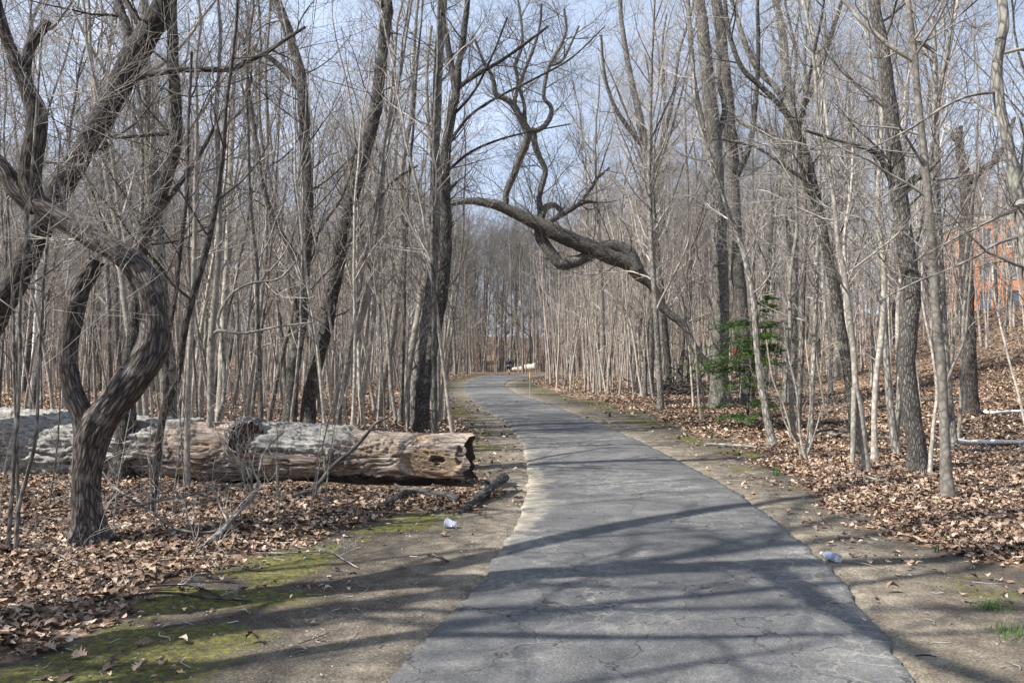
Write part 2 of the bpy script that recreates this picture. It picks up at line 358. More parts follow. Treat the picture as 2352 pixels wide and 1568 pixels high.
# skirts
XX = np.concatenate([XX[:, :1]-.02, XX, XX[:, -1:]+.02], 1); YY = np.concatenate([YY[:, :1], YY, YY[:, -1:]], 1); pz = np.concatenate([pz[:, :1]-.10, pz, pz[:, -1:]-.10], 1)
ed = np.pad(ed, ((0, 0), (1, 1))); side = np.pad(side, ((0, 0), (1, 1)), mode='edge')
acc = Acc(); idx = np.arange(XX.size).reshape(XX.shape)
f = np.stack([idx[:-1, :-1], idx[:-1, 1:], idx[1:, 1:], idx[1:, :-1]], -1).reshape(-1, 4)
sandp = np.where(side < 0, np.interp(YY, [4, 6.5, 8.5, 10, 12.5, 17, 26], [.05, .2, .5, .5, .35, .2, .1]), .06)
acc.add(np.stack([XX, YY, pz], -1).reshape(-1, 3), f, np.stack([ed, sandp, XX*0], -1).reshape(-1, 3))
m, nt, b = mat('old_asphalt'); L = nt.links
tc_ = N(nt, 'ShaderNodeTexCoord'); at_ = N(nt, 'ShaderNodeAttribute', attribute_name='bk'); sx = N(nt, 'ShaderNodeSeparateXYZ'); L.new(at_.outputs['Vector'], sx.inputs[0])
nb = noise(.55, 4); nm = noise(3.2, 6, .65); nf = noise(140, 3, .8); nw = noise(2.5, 3)
vg = N(nt, 'ShaderNodeTexVoronoi', Scale=120.0); L.new(tc_.outputs['Object'], vg.inputs['Vector'])
base = ramp(nt, [(0.3, (.068, .068, .069)), (0.5, (.115, .114, .112)), (0.70, (.20, .195, .182))])
am = N(nt, 'ShaderNodeMixRGB'); am.inputs[0].default_value = .5; L.new(nb.outputs[0], am.inputs[1]); L.new(nm.outputs[0], am.inputs[2]); L.new(am.outputs[0], base.inputs[0])
agg = ramp(nt, [(0.0, (.48, .48, .50)), (.32, (.86, .86, .87)), (.7, (1.05, 1.05, 1.04)), (1, (1.75, 1.72, 1.65))]); L.new(vg.outputs['Color'], agg.inputs[0])
c1 = N(nt, 'ShaderNodeMixRGB', blend_type='MULTIPLY'); c1.inputs[0].default_value = .9; L.new(base.outputs[0], c1.inputs[1]); L.new(agg.outputs[0], c1.inputs[2])
# cracks: warped cells
wv = N(nt, 'ShaderNodeVectorMath', operation='SCALE'); wv.inputs['Scale'].default_value = .55; L.new(nw.outputs['Color'], wv.inputs[0])
wa = N(nt, 'ShaderNodeVectorMath', operation='ADD'); L.new(tc_.outputs['Object'], wa.inputs[0]); L.new(wv.outputs[0], wa.inputs[1])
n9 = N(nt, 'ShaderNodeTexNoise', Scale=18.0, Detail=3.0); L.new(tc_.outputs['Object'], n9.inputs['Vector'])
wv2 = N(nt, 'ShaderNodeVectorMath', operation='SCALE'); wv2.inputs['Scale'].default_value = .10; L.new(n9.outputs['Color'], wv2.inputs[0])
wa2 = N(nt, 'ShaderNodeVectorMath', operation='ADD'); L.new(wa.outputs[0], wa2.inputs[0]); L.new(wv2.outputs[0], wa2.inputs[1])
vc = N(nt, 'ShaderNodeTexVoronoi', Scale=1.7); vc.feature = 'DISTANCE_TO_EDGE'; L.new(wa2.outputs[0], vc.inputs['Vector'])
ck = N(nt, 'ShaderNodeMapRange'); ck.inputs[1].default_value = .003; ck.inputs[2].default_value = .017; ck.inputs[3].default_value = 1; ck.inputs[4].default_value = 0; L.new(vc.outputs['Distance'], ck.inputs[0])
cm = N(nt, 'ShaderNodeMapRange'); cm.inputs[1].default_value = .43; cm.inputs[2].default_value = .52; L.new(nm.outputs[0], cm.inputs[0])
cmu = N(nt, 'ShaderNodeMath', operation='MULTIPLY'); L.new(ck.outputs[0], cmu.inputs[0]); L.new(cm.outputs[0], cmu.inputs[1])
c2 = N(nt, 'ShaderNodeMixRGB'); c2.inputs[2].default_value = (.045, .042, .04, 1); L.new(cmu.outputs[0], c2.inputs[0]); L.new(c1.outputs[0], c2.inputs[1])
# pale dust caught in other cracks
vc2 = N(nt, 'ShaderNodeTexVoronoi', Scale=4.3); vc2.feature = 'DISTANCE_TO_EDGE'; L.new(wa2.outputs[0], vc2.inputs['Vector'])
ck2 = N(nt, 'ShaderNodeMapRange'); ck2.inputs[1].default_value = .0; ck2.inputs[2].default_value = .06; ck2.inputs[3].default_value = 1; ck2.inputs[4].default_value = 0; L.new(vc2.outputs['Distance'], ck2.inputs[0])
cm2 = N(nt, 'ShaderNodeMapRange'); cm2.inputs[1].default_value = .46; cm2.inputs[2].default_value = .6; cm2.inputs[4].default_value = .62; L.new(nb.outputs[0], cm2.inputs[0])
cmu2 = N(nt, 'ShaderNodeMath', operation='MULTIPLY'); L.new(ck2.outputs[0], cmu2.inputs[0]); L.new(cm2.outputs[0], cmu2.inputs[1])
c3 = N(nt, 'ShaderNodeMixRGB'); c3.inputs[2].default_value = (.34, .315, .265, 1); L.new(cmu2.outputs[0], c3.inputs[0]); L.new(c2.outputs[0], c3.inputs[1])
# sand washed over the edge
e1 = N(nt, 'ShaderNodeMath', operation='SUBTRACT'); L.new(sx.outputs[1], e1.inputs[0]); L.new(sx.outputs[0], e1.inputs[1])
e2 = N(nt, 'ShaderNodeMath', operation='MULTIPLY_ADD'); e2.inputs[1].default_value = 1.1; L.new(nm.outputs[0], e2.inputs[0]); L.new(e1.outputs[0], e2.inputs[2])
e3 = N(nt, 'ShaderNodeMapRange'); e3.inputs[1].default_value = .68; e3.inputs[2].default_value = 1.1; e3.inputs[4].default_value = .9; L.new(e2.outputs[0], e3.inputs[0])
c4 = N(nt, 'ShaderNodeMixRGB'); c4.inputs[2].default_value = (.37, .325, .25, 1); L.new(e3.outputs[0], c4.inputs[0]); L.new(c3.outputs[0], c4.inputs[1])
L.new(c4.outputs[0], b.inputs['Base Color']); b.inputs['Roughness'].default_value = .88
bp = N(nt, 'ShaderNodeBump', Strength=.5, Distance=.004); bs = N(nt, 'ShaderNodeMath', operation='SUBTRACT'); L.new(nf.outputs[0], bs.inputs[0]); L.new(cmu.outputs[0], bs.inputs[1])
L.new(bs.outputs[0], bp.inputs['Height']); L.new(bp.outputs[0], b.inputs['Normal'])
tag(acc.build('asphalt_path', m), kind='structure')

# ================================================================== TRACED TREES
def catmull(P, n):
    P = np.asarray(P, float); K = len(P)
    if K == 2: P = np.array([P[0], (P[0]+P[1])/2, P[1]]); K = 3
    Q = np.concatenate([[2*P[0]-P[1]], P, [2*P[-1]-P[-2]]]); out = []
    seg = np.linalg.norm(np.diff(P[:, :3], axis=0), axis=1); cum = np.concatenate([[0], np.cumsum(seg)]); s = np.linspace(0, cum[-1], n)
    for x in s:
        i = min(int(np.searchsorted(cum, x, side='right'))-1, K-2); t = (x-cum[i])/max(seg[i], 1e-9)
        p0, p1, p2, p3 = Q[i], Q[i+1], Q[i+2], Q[i+3]
        out.append(.5*((2*p1)+(-p0+p2)*t+(2*p0-5*p1+4*p2-p3)*t*t+(-p0+3*p1-3*p2+p3)*t**3))
    return np.array(out)
def resample(P, Rr, n):
    Q = catmull(np.concatenate([P, Rr[:, None]], 1), n); return Q[:, :3], np.maximum(Q[:, 3], .002)

def crown_of(rs, limbs, acc, dens=1.0, zmin=2.0, fine=1.0, r_twig=.003, ln=1.3, up=.10, lev=3):
    """side branches, then twigs, on the given limbs"""
    for (P, Rr) in limbs:
        seg = np.linalg.norm(np.diff(P, axis=0), axis=1); tot = seg.sum()
        ok = np.where(P[:, 2] > zmin)[0]
        if len(ok) < 3: continue
        t0 = ok[0]/(len(P)-1)
        m = int(max(2, tot*(1-t0)*2.4*dens))
        A, Ar = spawn(rs, P[None], Rr[None], m, t0, 1.0, 1.0, 1.0, 7, .16, up, .42, r_twig*1.6, abs_len=ln, lvar=.15)
        Ar = np.minimum(Ar, .019*(1-.75*np.linspace(0, 1, 8))[None])
        tubes(acc, A, Ar, 5, int(rs.randint(1e6)))
        B, Br = spawn(rs, A, Ar, max(2, int(7*fine)), .12, 1.0, .60, .75, 4, .16, .04, .6, r_twig, lvar=.4)
        tubes(acc, B, Br, 3, int(rs.randint(1e6)))
        if lev > 2:
            Cc, Cr = spawn(rs, B, Br, max(2, int(5*fine)), .15, 1.0, .62, .7, 3, .18, .03, .6, r_twig*.75, lvar=.3)
            tubes(acc, Cc, Cr, 3, int(rs.randint(1e6)))

HERO = []      # (x, y, keep-out radius)
def traced(name, label, cat, limbs, material, d=None, dens=1.0, zmin=2.2, fine=1.0, twig=None, up_ext=None, flare=1.45,
           bump=.10, sides=16, spread=.12, ln=1.55, seed=None, group=None, bfreq=9.0, lev=3, sink=.25, r_twig=.003):
    """limbs: lists of (X, Y, width) as measured in the photograph, first one from the ground up; d = distance of the base (metres)"""
    seed = seed or (abs(hash3(np.array([int(limbs[0][0][0])]), np.array([int(limbs[0][0][1])]), np.array([7]), 1)[0])*1e6).astype(int)
    rs = np.random.RandomState(int(seed) % 100000)
    b0 = limbs[0][0]
    if d is None: base = ground(b0[0], b0[1]); d = base[1]
    root_p = at(b0[0], b0[1], d); gz = hz(root_p[0], root_p[1])
    t = empty(name, (root_p[0], root_p[1], gz), label, cat, group)
    org = np.array([root_p[0], root_p[1], gz])
    HERO.append((root_p[0], root_p[1], .5))
    tr = Acc(); cr = Acc(); built = []
    for li, limb in enumerate(limbs):
        pts = []; rad = []
        if li == 0: dd = d; slope = rs.uniform(-spread, spread)*.4
        else:
            # start on the nearest built limb
            best = None
            for (P, Rr) in built:
                for j in range(len(P)):
                    q = P[j]+org; u_, w_ = ray(limb[0][0], limb[0][1])
                    e = (q[0]-u_*q[1])**2 + (q[2]-EYE-w_*q[1])**2
                    if best is None or e < best[0]: best = (e, q[1])
            dd = best[1] if best else d; slope = rs.choice([-1, 1])*rs.uniform(.3, 1)*spread*2.5
        prev = None; s = 0
        for (X, Y, w) in limb:
            p = at(X, Y, dd)
            if prev is not None:
                s += np.linalg.norm(p-prev); p = at(X, Y, dd + slope*s)
            pts.append(p); rad.append(w*.5/FPX*p[1]); prev = p
        pts = np.array(pts)-org; rad = np.array(rad)
        if li == 0:
            g = pts[0].copy(); g[2] = -sink; g[:2] += (pts[0]-pts[1])[:2]*.1
            if pts[0][2] > .3:      # base hidden: run down to the ground
                g[:2] = pts[0][:2] + (pts[0]-pts[1])[:2]/max(.05, (pts[1]-pts[0])[2])*min(pts[0][2], .4)*.5
            pts = np.concatenate([[g], pts]); rad = np.concatenate([[rad[0]*1.05], rad])
        top = limb[-1]
        ext = up_ext if up_ext is not None else (5.0 if top[1] <= 20 else 0)
        if ext:
            dv = nrm(pts[-1]-pts[-2])
            r_e = rad[-1]
            for k in range(3):
                dv = nrm(dv + rs.randn(3)*.12 + np.array([0, 0, .15])); pts = np.concatenate([pts, [pts[-1]+dv*ext/3]]); rad = np.append(rad, r_e*(1-.26*(k+1)))
        tot = np.linalg.norm(np.diff(pts, axis=0), axis=1).sum()
        n = int(max(10, min(150 if sides < 36 else 420, tot/ max(.035 if sides < 36 else .02, rad.max()*(.55 if sides < 36 else .2)))))
        P, Rr = resample(pts, rad, n)
        small = (fbm(np.stack([np.arange(n)*(.35 if sides < 60 else .05), np.zeros(n)+li*3.3, np.zeros(n)+seed % 97], -1), 2, 4)-.5)
        P[:, 0] += small*rad.mean()*.35
        if li == 0:
            Rr = Rr*(1+(flare-1)*np.exp(-np.maximum(P[:, 2], 0)/.16))
        sd = sides if Rr.max() > .05 else max(6, sides//2)
        tubes(tr, P[None], Rr[None], sd, int(seed) % 9999+li, bump=bump, bfreq=bfreq if Rr.max() > .06 else bfreq*2, cap=True, zs=.36 if sides < 60 else .20)
        built.append((P, Rr))
    tr.build('trunk', material, t)
    if dens > 0:
        crown_of(rs, built, cr, dens, zmin, fine, ln=ln, lev=lev, r_twig=r_twig)
        if cr.n: cr.build('crown', twig or (M_TWIGD if material in (M_DARK, M_CHAR, M_OAK) else M_TWIG), t)
    return t

# --- the crooked dead tree in the foreground
traced('dead_tree', 'crooked dead tree with a peeling twisted trunk standing in front of the fallen log', 'dead tree', [
    [(207,1245,74),(202,1180,63),(200,1110,61),(206,1050,67),(222,985,77),(262,930,70),(302,880,70),(340,822,67),(355,770,62),(354,715,61),(346,665,63),(318,618,61),(270,578,52),(205,542,51),(135,503,47),(85,468,49)],
    [(206,1030,62),(192,960,53),(172,905,47),(160,850,42),(160,790,39),(172,720,39),(186,660,39),(208,625,37),(222,598,35)],
    [(88,478,43),(70,425,47),(72,370,47),(82,310,49),(82,255,47),(66,215,39),(40,160,29),(18,100,25),(0,40,22),(-12,-20,18)],
    [(78,235,33),(62,185,23),(62,130,22),(78,92,22),(100,62,22),(108,48,17)],
    [(85,478,42),(40,440,40),(10,390,35),(-40,345,33),(-110,320,27)],
    [(165,925,22),(152,900,17),(147,868,12),(143,838,5)]], M_DEAD, dens=.12, up_ext=0, bump=.17, sides=72, bfreq=11, spread=.05, flare=1.45, ln=.7, zmin=2.6)
# the leaning tree behind it
traced('leaning_tree', 'thick dark tree leaning steeply across the upper left corner behind the crooked dead tree', 'tree', [
    [(-190,1095,64),(-120,950,58),(-60,820,56),(0,705,53),(55,610,53),(100,500,55),(150,415,55),(205,325,50),(245,250,49),(275,195,50),(310,125,55),(345,65,49),(372,10,44),(392,-60,40)],
    [(300,178,19),(345,172,15),(400,162,13),(470,160,12),(530,158,13),(570,140,12),(615,118,10),(650,95,8),(700,62,7)],
    [(300,150,25),(297,100,22),(288,50,19),(270,0,18)],
    [(250,330,13),(232,345,9)]], M_CHAR, d=10.2, dens=.45, bump=.16, sides=28, seed=11)
traced('curved_tree', 'dark tree hard against the log with a curving trunk, beside the crooked dead tree', 'tree', [
    [(279,1100,46),(288,1000,44),(292,900,36),(304,800,32),(314,690,30),(322,600,30),(335,530,30),(358,470,30),(385,400,28),(403,330,27),(405,250,26),(400,180,25),(396,90,24),(394,0,23)],
    [(400,305,12),(330,312,8),(250,318,6)],
    [(348,510,14),(400,440,12),(450,370,10),(500,280,8),(540,210,7)]], M_DARK, dens=.8, bump=.10, seed=21)
traced('slender_tree', 'slender dark tree forking low down just behind the crooked dead tree', 'tree', [
    [(345,1180,15),(358,1080,16),(370,980,17),(382,925,18),(408,865,15),(428,740,16),(455,640,16),(482,540,14),(500,440,12),(512,350,11),(520,240,9),(535,120,7),(545,0,6)],
    [(382,925,14),(380,850,12),(388,760,12),(405,660,11),(415,560,10),(428,450,9),(432,300,7),(440,120,6)]], M_CHAR, dens=1.0, bump=.06, seed=31, sides=12)
traced('young_tree', 'pale young tree rising in front of the log, fourth stem from the left edge', 'young tree', [
    [(429,1120,14),(430,1000,13),(433,880,13),(440,740,12),(446,600,11),(449,450,10),(452,300,9),(450,150,7),(455,0,6)]], M_PALE, dens=.9, seed=33, bump=.04, sides=12)
traced('young_tree', 'pale young tree with a crooked bend, standing just left of the log knot', 'young tree', [
    [(478,1105,17),(482,1020,16),(484,900,15),(486,790,14),(497,660,14),(503,540,13),(503,400,12),(497,260,10),(505,130,8),(500,0,7)],
    [(486,780,10),(500,760,8),(560,765,7),(640,750,5),(720,740,4)]], M_PALE, dens=1.0, seed=35, bump=.04, sides=12)
traced('broken_sapling', 'broken grey stem bent over behind the log between two pale young trees', 'sapling', [
    [(500,965,9),(512,925,10),(516,870,10),(511,820,11),(508,770,9),(500,735,8),(520,690,7),(545,665,6),(580,650,5),(640,640,5),(680,600,4)]], M_GREY, d=12.0, dens=.8, seed=37, bump=.05, up_ext=0)
# thin stems at the left border
for i, (lab, pts) in enumerate([
    ('thin grey sapling at the very left border with a straight stem', [(18,1262,10),(26,1150,10),(34,1040,9),(42,930,9),(46,820,8),(46,700,8),(58,560,7),(72,400,6),(86,220,6),(98,60,5)]),
    ('thin sapling with a forked base standing second from the left border', [(36,1268,10),(42,1170,10),(62,1090,9),(80,1020,9),(86,940,8),(90,820,7),(97,700,6),(108,560,6),(128,430,5),(140,300,4)]),
    ('thin leaning sapling crossing in front of the crooked dead tree near the left border', [(44,1215,7),(40,1100,7),(38,1000,7),(32,860,6),(30,700,6),(20,520,5),(10,350,4)]),
    ]):
    traced('sapling', lab, 'sapling', [pts], M_GREY, dens=1.6, seed=41+i, bump=.03, sides=10, flare=1.2, zmin=1.4, group='saplings at the left border', r_twig=.0024)
traced('tree', 'forked grey tree behind the fallen log, left of the big dark leaning tree', 'tree', [
    [(664,985,34),(670,900,30),(676,820,30),(688,740,30),(697,650,28),(704,560,26),(706,450,26),(702,340,26),(695,230,26),(690,170,24),(668,90,22),(650,40,20),(636,0,18)],
    [(697,615,18),(672,580,14),(645,535,13),(620,480,12),(600,410,11),(590,330,10),(575,230,8),(560,100,7)],
    [(694,215,16),(660,170,14),(622,135,12),(580,110,9),(540,70,7)]], M_DARK, d=15.8, dens=.9, seed=51)
traced('tree', 'big dark tree behind the log, leaning gently right up to the top of the picture', 'tree', [
    [(706,978,33),(712,900,33),(728,820,34),(747,750,35),(762,670,34),(776,600,33),(788,525,32),(806,455,32),(828,385,31),(848,310,30),(862,250,29),(872,180,27),(880,120,26),(886,60,25),(890,0,24)],
    [(884,15,17),(870,-40,16),(850,-100,12)],
    [(776,620,9),(800,560,8),(840,500,7),(900,420,6),(960,380,4)]], M_DARK, d=17.3, dens=.8, bump=.14, sides=24, seed=53)
traced('tree', 'tall dark forking trunk beside the path just behind the cut end of the log', 'tree', [
    [(968,992,33),(970,940,33),(976,880,33),(990,800,30),(1003,740,28),(1016,670,26),(1023,600,24),(1026,520,23),(1024,450,23),(1024,380,22),(1027,320,22),(1036,260,22),(1048,215,21),(1052,160,16),(1062,100,15),(1070,40,14),(1074,-10,13)],
    [(1048,215,17),(1036,150,15),(1025,80,13),(1012,10,12)],
    [(1048,205,11),(1090,175,10),(1150,140,8),(1200,105,7),(1260,60,5)],
    [(1027,440,10),(1040,425,9),(1050,418,5)],
    [(1028,335,8),(1075,270,7),(1140,225,6),(1220,185,5),(1310,135,4),(1390,60,3)],
    [(1026,395,7),(1080,350,6),(1150,320,5),(1230,300,4),(1310,285,3)],
    [(1030,275,7),(1085,215,6),(1130,130,5),(1165,40,4)]], M_DARK, d=16.9, dens=.9, bump=.12, sides=22, seed=55)
traced('tree', 'straight grey trunk pressed behind the dark twin trunk beside the path', 'tree', [
    [(950,985,26),(953,900,28),(965,820,28),(978,740,27),(990,640,26),(998,540,25),(999,440,24),(1000,330,23),(1004,220,22),(1010,110,21),(1018,0,19)]], M_GREY, d=18.5, dens=.9, seed=57)
for i, (lab, pts, d_) in enumerate([
    ('pale beige trunk leaning right, left neighbour of the dark twin trunk', [(922,960,20),(932,890,19),(946,810,18),(958,740,17),(972,660,16),(988,580,15),(996,500,14),(1000,400,12),(985,300,10),(980,180,8),(990,60,7)], 20.),
    ('pale beige trunk with a slight S bend, two stems left of the dark twin trunk', [(868,950,18),(880,880,17),(897,800,16),(908,720,15),(918,640,14),(925,560,13),(922,480,12),(925,380,11),(945,260,9),(950,130,8),(960,10,7)], 21.),
    ('brown forking young tree that curves left then right behind the log', [(775,975,19),(780,900,17),(800,830,16),(818,770,15),(845,680,14),(862,600,13),(872,520,12),(878,430,11),(886,330,10),(910,220,8),(930,100,7),(945,0,6)], 17.6),
    ('light grey young tree behind the log between the two dark leaning trunks', [(828,965,14),(836,880,13),(850,790,12),(858,700,12),(868,610,11),(878,520,10),(876,420,9),(890,300,8),(905,150,7),(920,20,6)], 19.),
    ('pale slim tree behind the middle of the log with a slight lean to the right', [(565,960,14),(578,880,13),(590,800,13),(598,720,12),(606,640,11),(612,560,10),(608,450,9),(614,320,8),(610,160,7),(620,10,6)], 18.),
    ('slim olive grey tree bending right behind the middle of the log', [(618,968,13),(632,890,12),(650,810,12),(668,740,11),(684,660,11),(700,590,9),(740,520,8),(790,440,7),(820,330,6)], 17.),
    ('straight pale tree behind the log, left of the log knot', [(505,950,18),(508,870,17),(512,780,16),(516,690,15),(522,600,14),(526,500,13),(530,380,12),(535,240,10),(540,100,9),(548,0,8)], 19.5),
    ]):
    traced('slim_tree', lab, 'tree', [pts], M_PALE if i != 5 else M_GREY, d=d_, dens=1.0, seed=61+i, bump=.04, sides=12, flare=1.25, zmin=2.6, group='slim pale trees behind the log')

# --- the oak bough that arches over the path
traced('arching_oak', 'old oak leaning over the path, its massive bough arching low toward the left', 'oak', [
    [(1652,925,22),(1630,850,20),(1600,806,19),(1570,748,19),(1526,712,19),(1502,662,21),(1470,632,28),(1438,603,34),(1400,590,34),(1350,566,36),(1300,545,38),(1255,523,34),(1215,505,29),(1180,488,26),(1150,474,24),(1110,464,19),(1075,462,15),(1040,466,12),(1000,462,9)],
    [(1462,622,38),(1448,586,34),(1425,568,29),(1396,564,25),(1370,574,25),(1345,590,25),(1318,600,27),(1290,606,29),(1272,590,27),(1256,566,24),(1242,545,24),(1240,520,20),(1244,495,18),(1252,478,17),(1270,470,13),(1282,478,13),(1292,486,11)],
    [(1248,518,13),(1278,500,12),(1305,485,11),(1332,468,11),(1352,463,9),(1370,465,6)],
    [(1243,498,14),(1238,455,12),(1246,420,13),(1252,392,12),(1240,362,13),(1230,340,14),(1226,310,13),(1222,296,12)],
    [(1160,476,15),(1164,440,15),(1178,405,17),(1192,370,17),(1206,335,18),(1212,305,17),(1204,285,16),(1192,262,15),(1178,240,13),(1158,226,12),(1138,215,11),(1132,180,9),(1110,140,7),(1090,90,6)],
    [(1208,300,11),(1232,300,12),(1255,285,12),(1266,262,11),(1264,242,10),(1250,226,10),(1252,190,9),(1262,150,8),(1285,110,8),(1300,70,6),(1296,20,5)],
    [(1206,290,10),(1204,240,9),(1194,200,9),(1206,160,8),(1222,120,8),(1238,70,6),(1244,10,5)],
    [(1180,240,9),(1190,190,8),(1184,150,8),(1200,100,7),(1196,40,6),(1190,0,5)],
    [(1262,150,8),(1290,140,7),(1312,100,6),(1330,60,5)],
    [(1330,468,8),(1352,440,8),(1372,410,7),(1400,385,5)]], M_OAK, d=26.0, dens=1.1, bump=.20, sides=26, seed=71, spread=.05, ln=2.2, fine=1.4, zmin=4.5, bfreq=6, up_ext=0, r_twig=.004)

# --- right hand side
traced('tree', 'broad tree with ridged dark bark, standing in leaves left of the pale smooth tree', 'tree', [
    [(2110,1085,42),(2106,1030,38),(2098,970,37),(2088,900,36),(2084,820,37),(2088,740,38),(2094,670,38),(2088,610,37),(2078,545,37),(2068,470,36),(2060,400,34),(2052,320,33),(2044,240,31),(2034,160,29),(2022,80,27),(2008,0,25)],
    [(2078,440,18),(2100,412,20),(2115,405,14),(2140,385,10),(2165,350,8)],
    [(2052,420,16),(2020,360,13),(1990,340,12),(1950,330,9),(1900,315,8),(1850,300,6)]], M_OAK, dens=.9, bump=.14, sides=30, seed=81, bfreq=12)
traced('smooth_tree', 'pale smooth straight tree nearest the camera on the right, rooted in bright dry leaves', 'tree', [
    [(2178,1146,28),(2173,1080,24),(2170,1000,22),(2166,920,21),(2163,850,21),(2155,770,20),(2149,690,19),(2144,610,19),(2138,530,19),(2131,450,18),(2124,370,17),(2116,300,16),(2108,220,15),(2103,160,15),(2101,130,14),(2094,70,12),(2086,0,11)],
    [(2103,140,12),(2070,122,11),(2040,102,10),(2000,68,9),(1965,35,8),(1935,0,7)],
    [(2098,110,9),(2110,98,9),(2130,108,9),(2148,120,7)],
    [(2166,900,8),(2190,840,7),(2215,780,6),(2225,690,5),(2235,560,4)]], M_PALE, dens=.9, bump=.05, sides=20, seed=83, flare=1.35)
traced('tree', 'grey brown tree at the right border whose curved trunk leaves the picture', 'tree', [
    [(2440,1240,36),(2420,1080,34),(2400,920,34),(2382,760,33),(2368,640,32),(2355,560,31),(2345,490,30),(2332,410,27),(2318,340,24),(2302,270,23),(2292,210,23),(2290,150,22),(2298,90,22),(2300,0,21)],
    [(2350,500,24),(2340,470,20),(2352,465,16)],
    [(2291,212,8),(2250,216,7),(2210,226,6),(2160,250,6),(2100,290,5),(2040,322,4),(1980,350,3)],
    [(2350,540,8),(2290,560,7),(2240,590,6),(2180,618,5),(2100,650,4),(2020,690,3)],
    [(2345,480,7),(2290,500,6),(2230,530,5),(2170,560,4),(2100,600,3)]], M_GREY, d=8.2, dens=.8, bump=.07, sides=24, seed=85, fine=1.1)
traced('tree', 'dark trunk leaning left behind the pale twin stems on the right', 'tree', [
    [(1970,1045,26),(1962,960,24),(1952,880,23),(1938,800,23),(1926,720,22),(1912,640,22),(1896,560,21),(1882,490,20),(1868,420,19),(1850,350,17),(1825,290,15),(1790,240,13),(1750,200,12),(1700,150,11),(1672,60,10),(1665,0,9)],
    [(1880,480,14),(1850,420,11),(1835,330,9),(1850,230,8),(1870,120,7),(1890,20,6)],
    [(1870,430,10),(1800,380,8),(1740,340,7),(1660,320,5)]], M_DARK, dens=.9, seed=87)
traced('twin_stemmed_tree', 'pale young tree with two stems joined at knee height, beside the dark leaning trunk', 'young tree', [
    [(1990,1080,16),(1982,1000,15),(1975,930,15),(1966,890,14),(1962,830,14),(1955,750,13),(1946,680,13),(1938,620,12),(1925,560,11),(1918,480,10),(1905,380,9),(1880,280,8),(1870,150,7),(1850,20,6)],
    [(1962,890,12),(1960,1000,12),(1958,1062,12)],
    [(1950,720,9),(1942,640,8),(1940,540,7),(1955,430,6),(1960,300,5)]], M_PALE, dens=.9, seed=89, bump=.03, sides=14)
traced('young_tree', 'pale slender tree with a gentle S bend standing just right of the twin stemmed one', 'young tree', [
    [(2009,1060,15),(2008,990,13),(2010,920,13),(2014,850,13),(2024,780,13),(2029,700,12),(2030,620,12),(2022,540,11),(2016,450,10),(2022,350,9),(2026,220,8),(2015,100,7),(2020,0,6)]], M_PALE, dens=.9, seed=91, bump=.03, sides=14)
traced('young_tree', 'thin white stem leaning against the base of the broad ridged tree on the right', 'young tree', [
    [(2136,1092,9),(2140,1030,9),(2146,960,8),(2152,900,7),(2140,800,6),(2120,700,5),(2118,600,4)]], M_PALE, dens=.5, seed=92, bump=.03, sides=12, up_ext=0)
traced('tree', 'straight lichen spotted trunk seen behind the pale smooth tree on the right', 'tree', [
    [(2188,1010,18),(2180,920,17),(2172,820,17),(2166,700,16),(2158,560,15),(2152,430,15),(2150,300,14),(2148,170,12),(2142,40,11)]], M_GREY, d=14.0, dens=.9, seed=93)
traced('dead_snag', 'broken off dead snag with a jagged brown top on the hillside at the right', 'dead tree', [
    [(2225,850,34),(2222,740,30),(2220,640,28),(2218,560,28),(2222,480,26),(2215,400,23),(2204,345,19),(2202,310,16),(2206,290,9)],
    [(2222,420,20),(2248,398,17),(2285,370,15),(2310,330,12),(2330,270,9)],
    [(2206,330,10),(2190,318,9),(2186,300,7)]], M_DEAD, d=20.0, dens=.15, up_ext=0, seed=95, bump=.22, sides=20)
traced('tree', 'grey trunk leaning left whose crown crosses in front of the small evergreen', 'tree', [
    [(1775,1025,20),(1768,990,18),(1752,900,17),(1742,830,15),(1736,760,14),(1732,690,14),(1720,630,13),(1705,570,13),(1690,530,12),(1670,480,10),(1650,410,9),(1620,330,8),(1600,250,7),(1590,130,6)]], M_GREY, dens=.9, seed=97, bump=.05)
traced('young_tree', 'pale stem with a kink, to the right of the small evergreen', 'young tree', [
    [(1826,1018,12),(1820,960,11),(1816,890,10),(1812,820,9),(1815,740,9),(1814,660,8),(1820,600,8),(1830,520,7),(1828,400,6),(1835,280,5)],
    [(1820,1000,6),(1800,930,5),(1775,870,4),(1760,780,4)]], M_PALE, dens=.8, seed=99, bump=.03, sides=12)
traced('young_tree', 'straight grey young tree with a fork at eye height, second stem right of the evergreen', 'young tree', [
    [(1861,1022,12),(1864,950,11),(1866,880,11),(1870,800,10),(1873,730,10),(1876,660,9),(1878,560,9),(1882,450,8),(1884,330,7),(1890,180,6),(1895,30,5)],
    [(1869,770,7),(1840,720,6),(1800,670,5),(1770,620,4),(1740,560,4)]], M_GREY, dens=.9, seed=100, bump=.04, sides=12)
traced('multi_stemmed_shrub', 'bundle of thin pale stems rising from one root at the edge of the leaf litter', 'shrub', [
    [(1850,1055,6),(1838,1000,5),(1830,900,5),(1812,820,4),(1800,740,3)],
    [(1850,1050,6),(1856,990,5),(1862,900,4),(1850,780,3)],
    [(1850,1052,5),(1825,1010,5),(1800,960,4),(1790,900,3)],
    [(1850,1052,5),(1870,1000,4),(1890,930,3)]], M_PALE, dens=1.6, seed=101, zmin=.6, ln=.7, up_ext=0, bump=.02, sides=8)
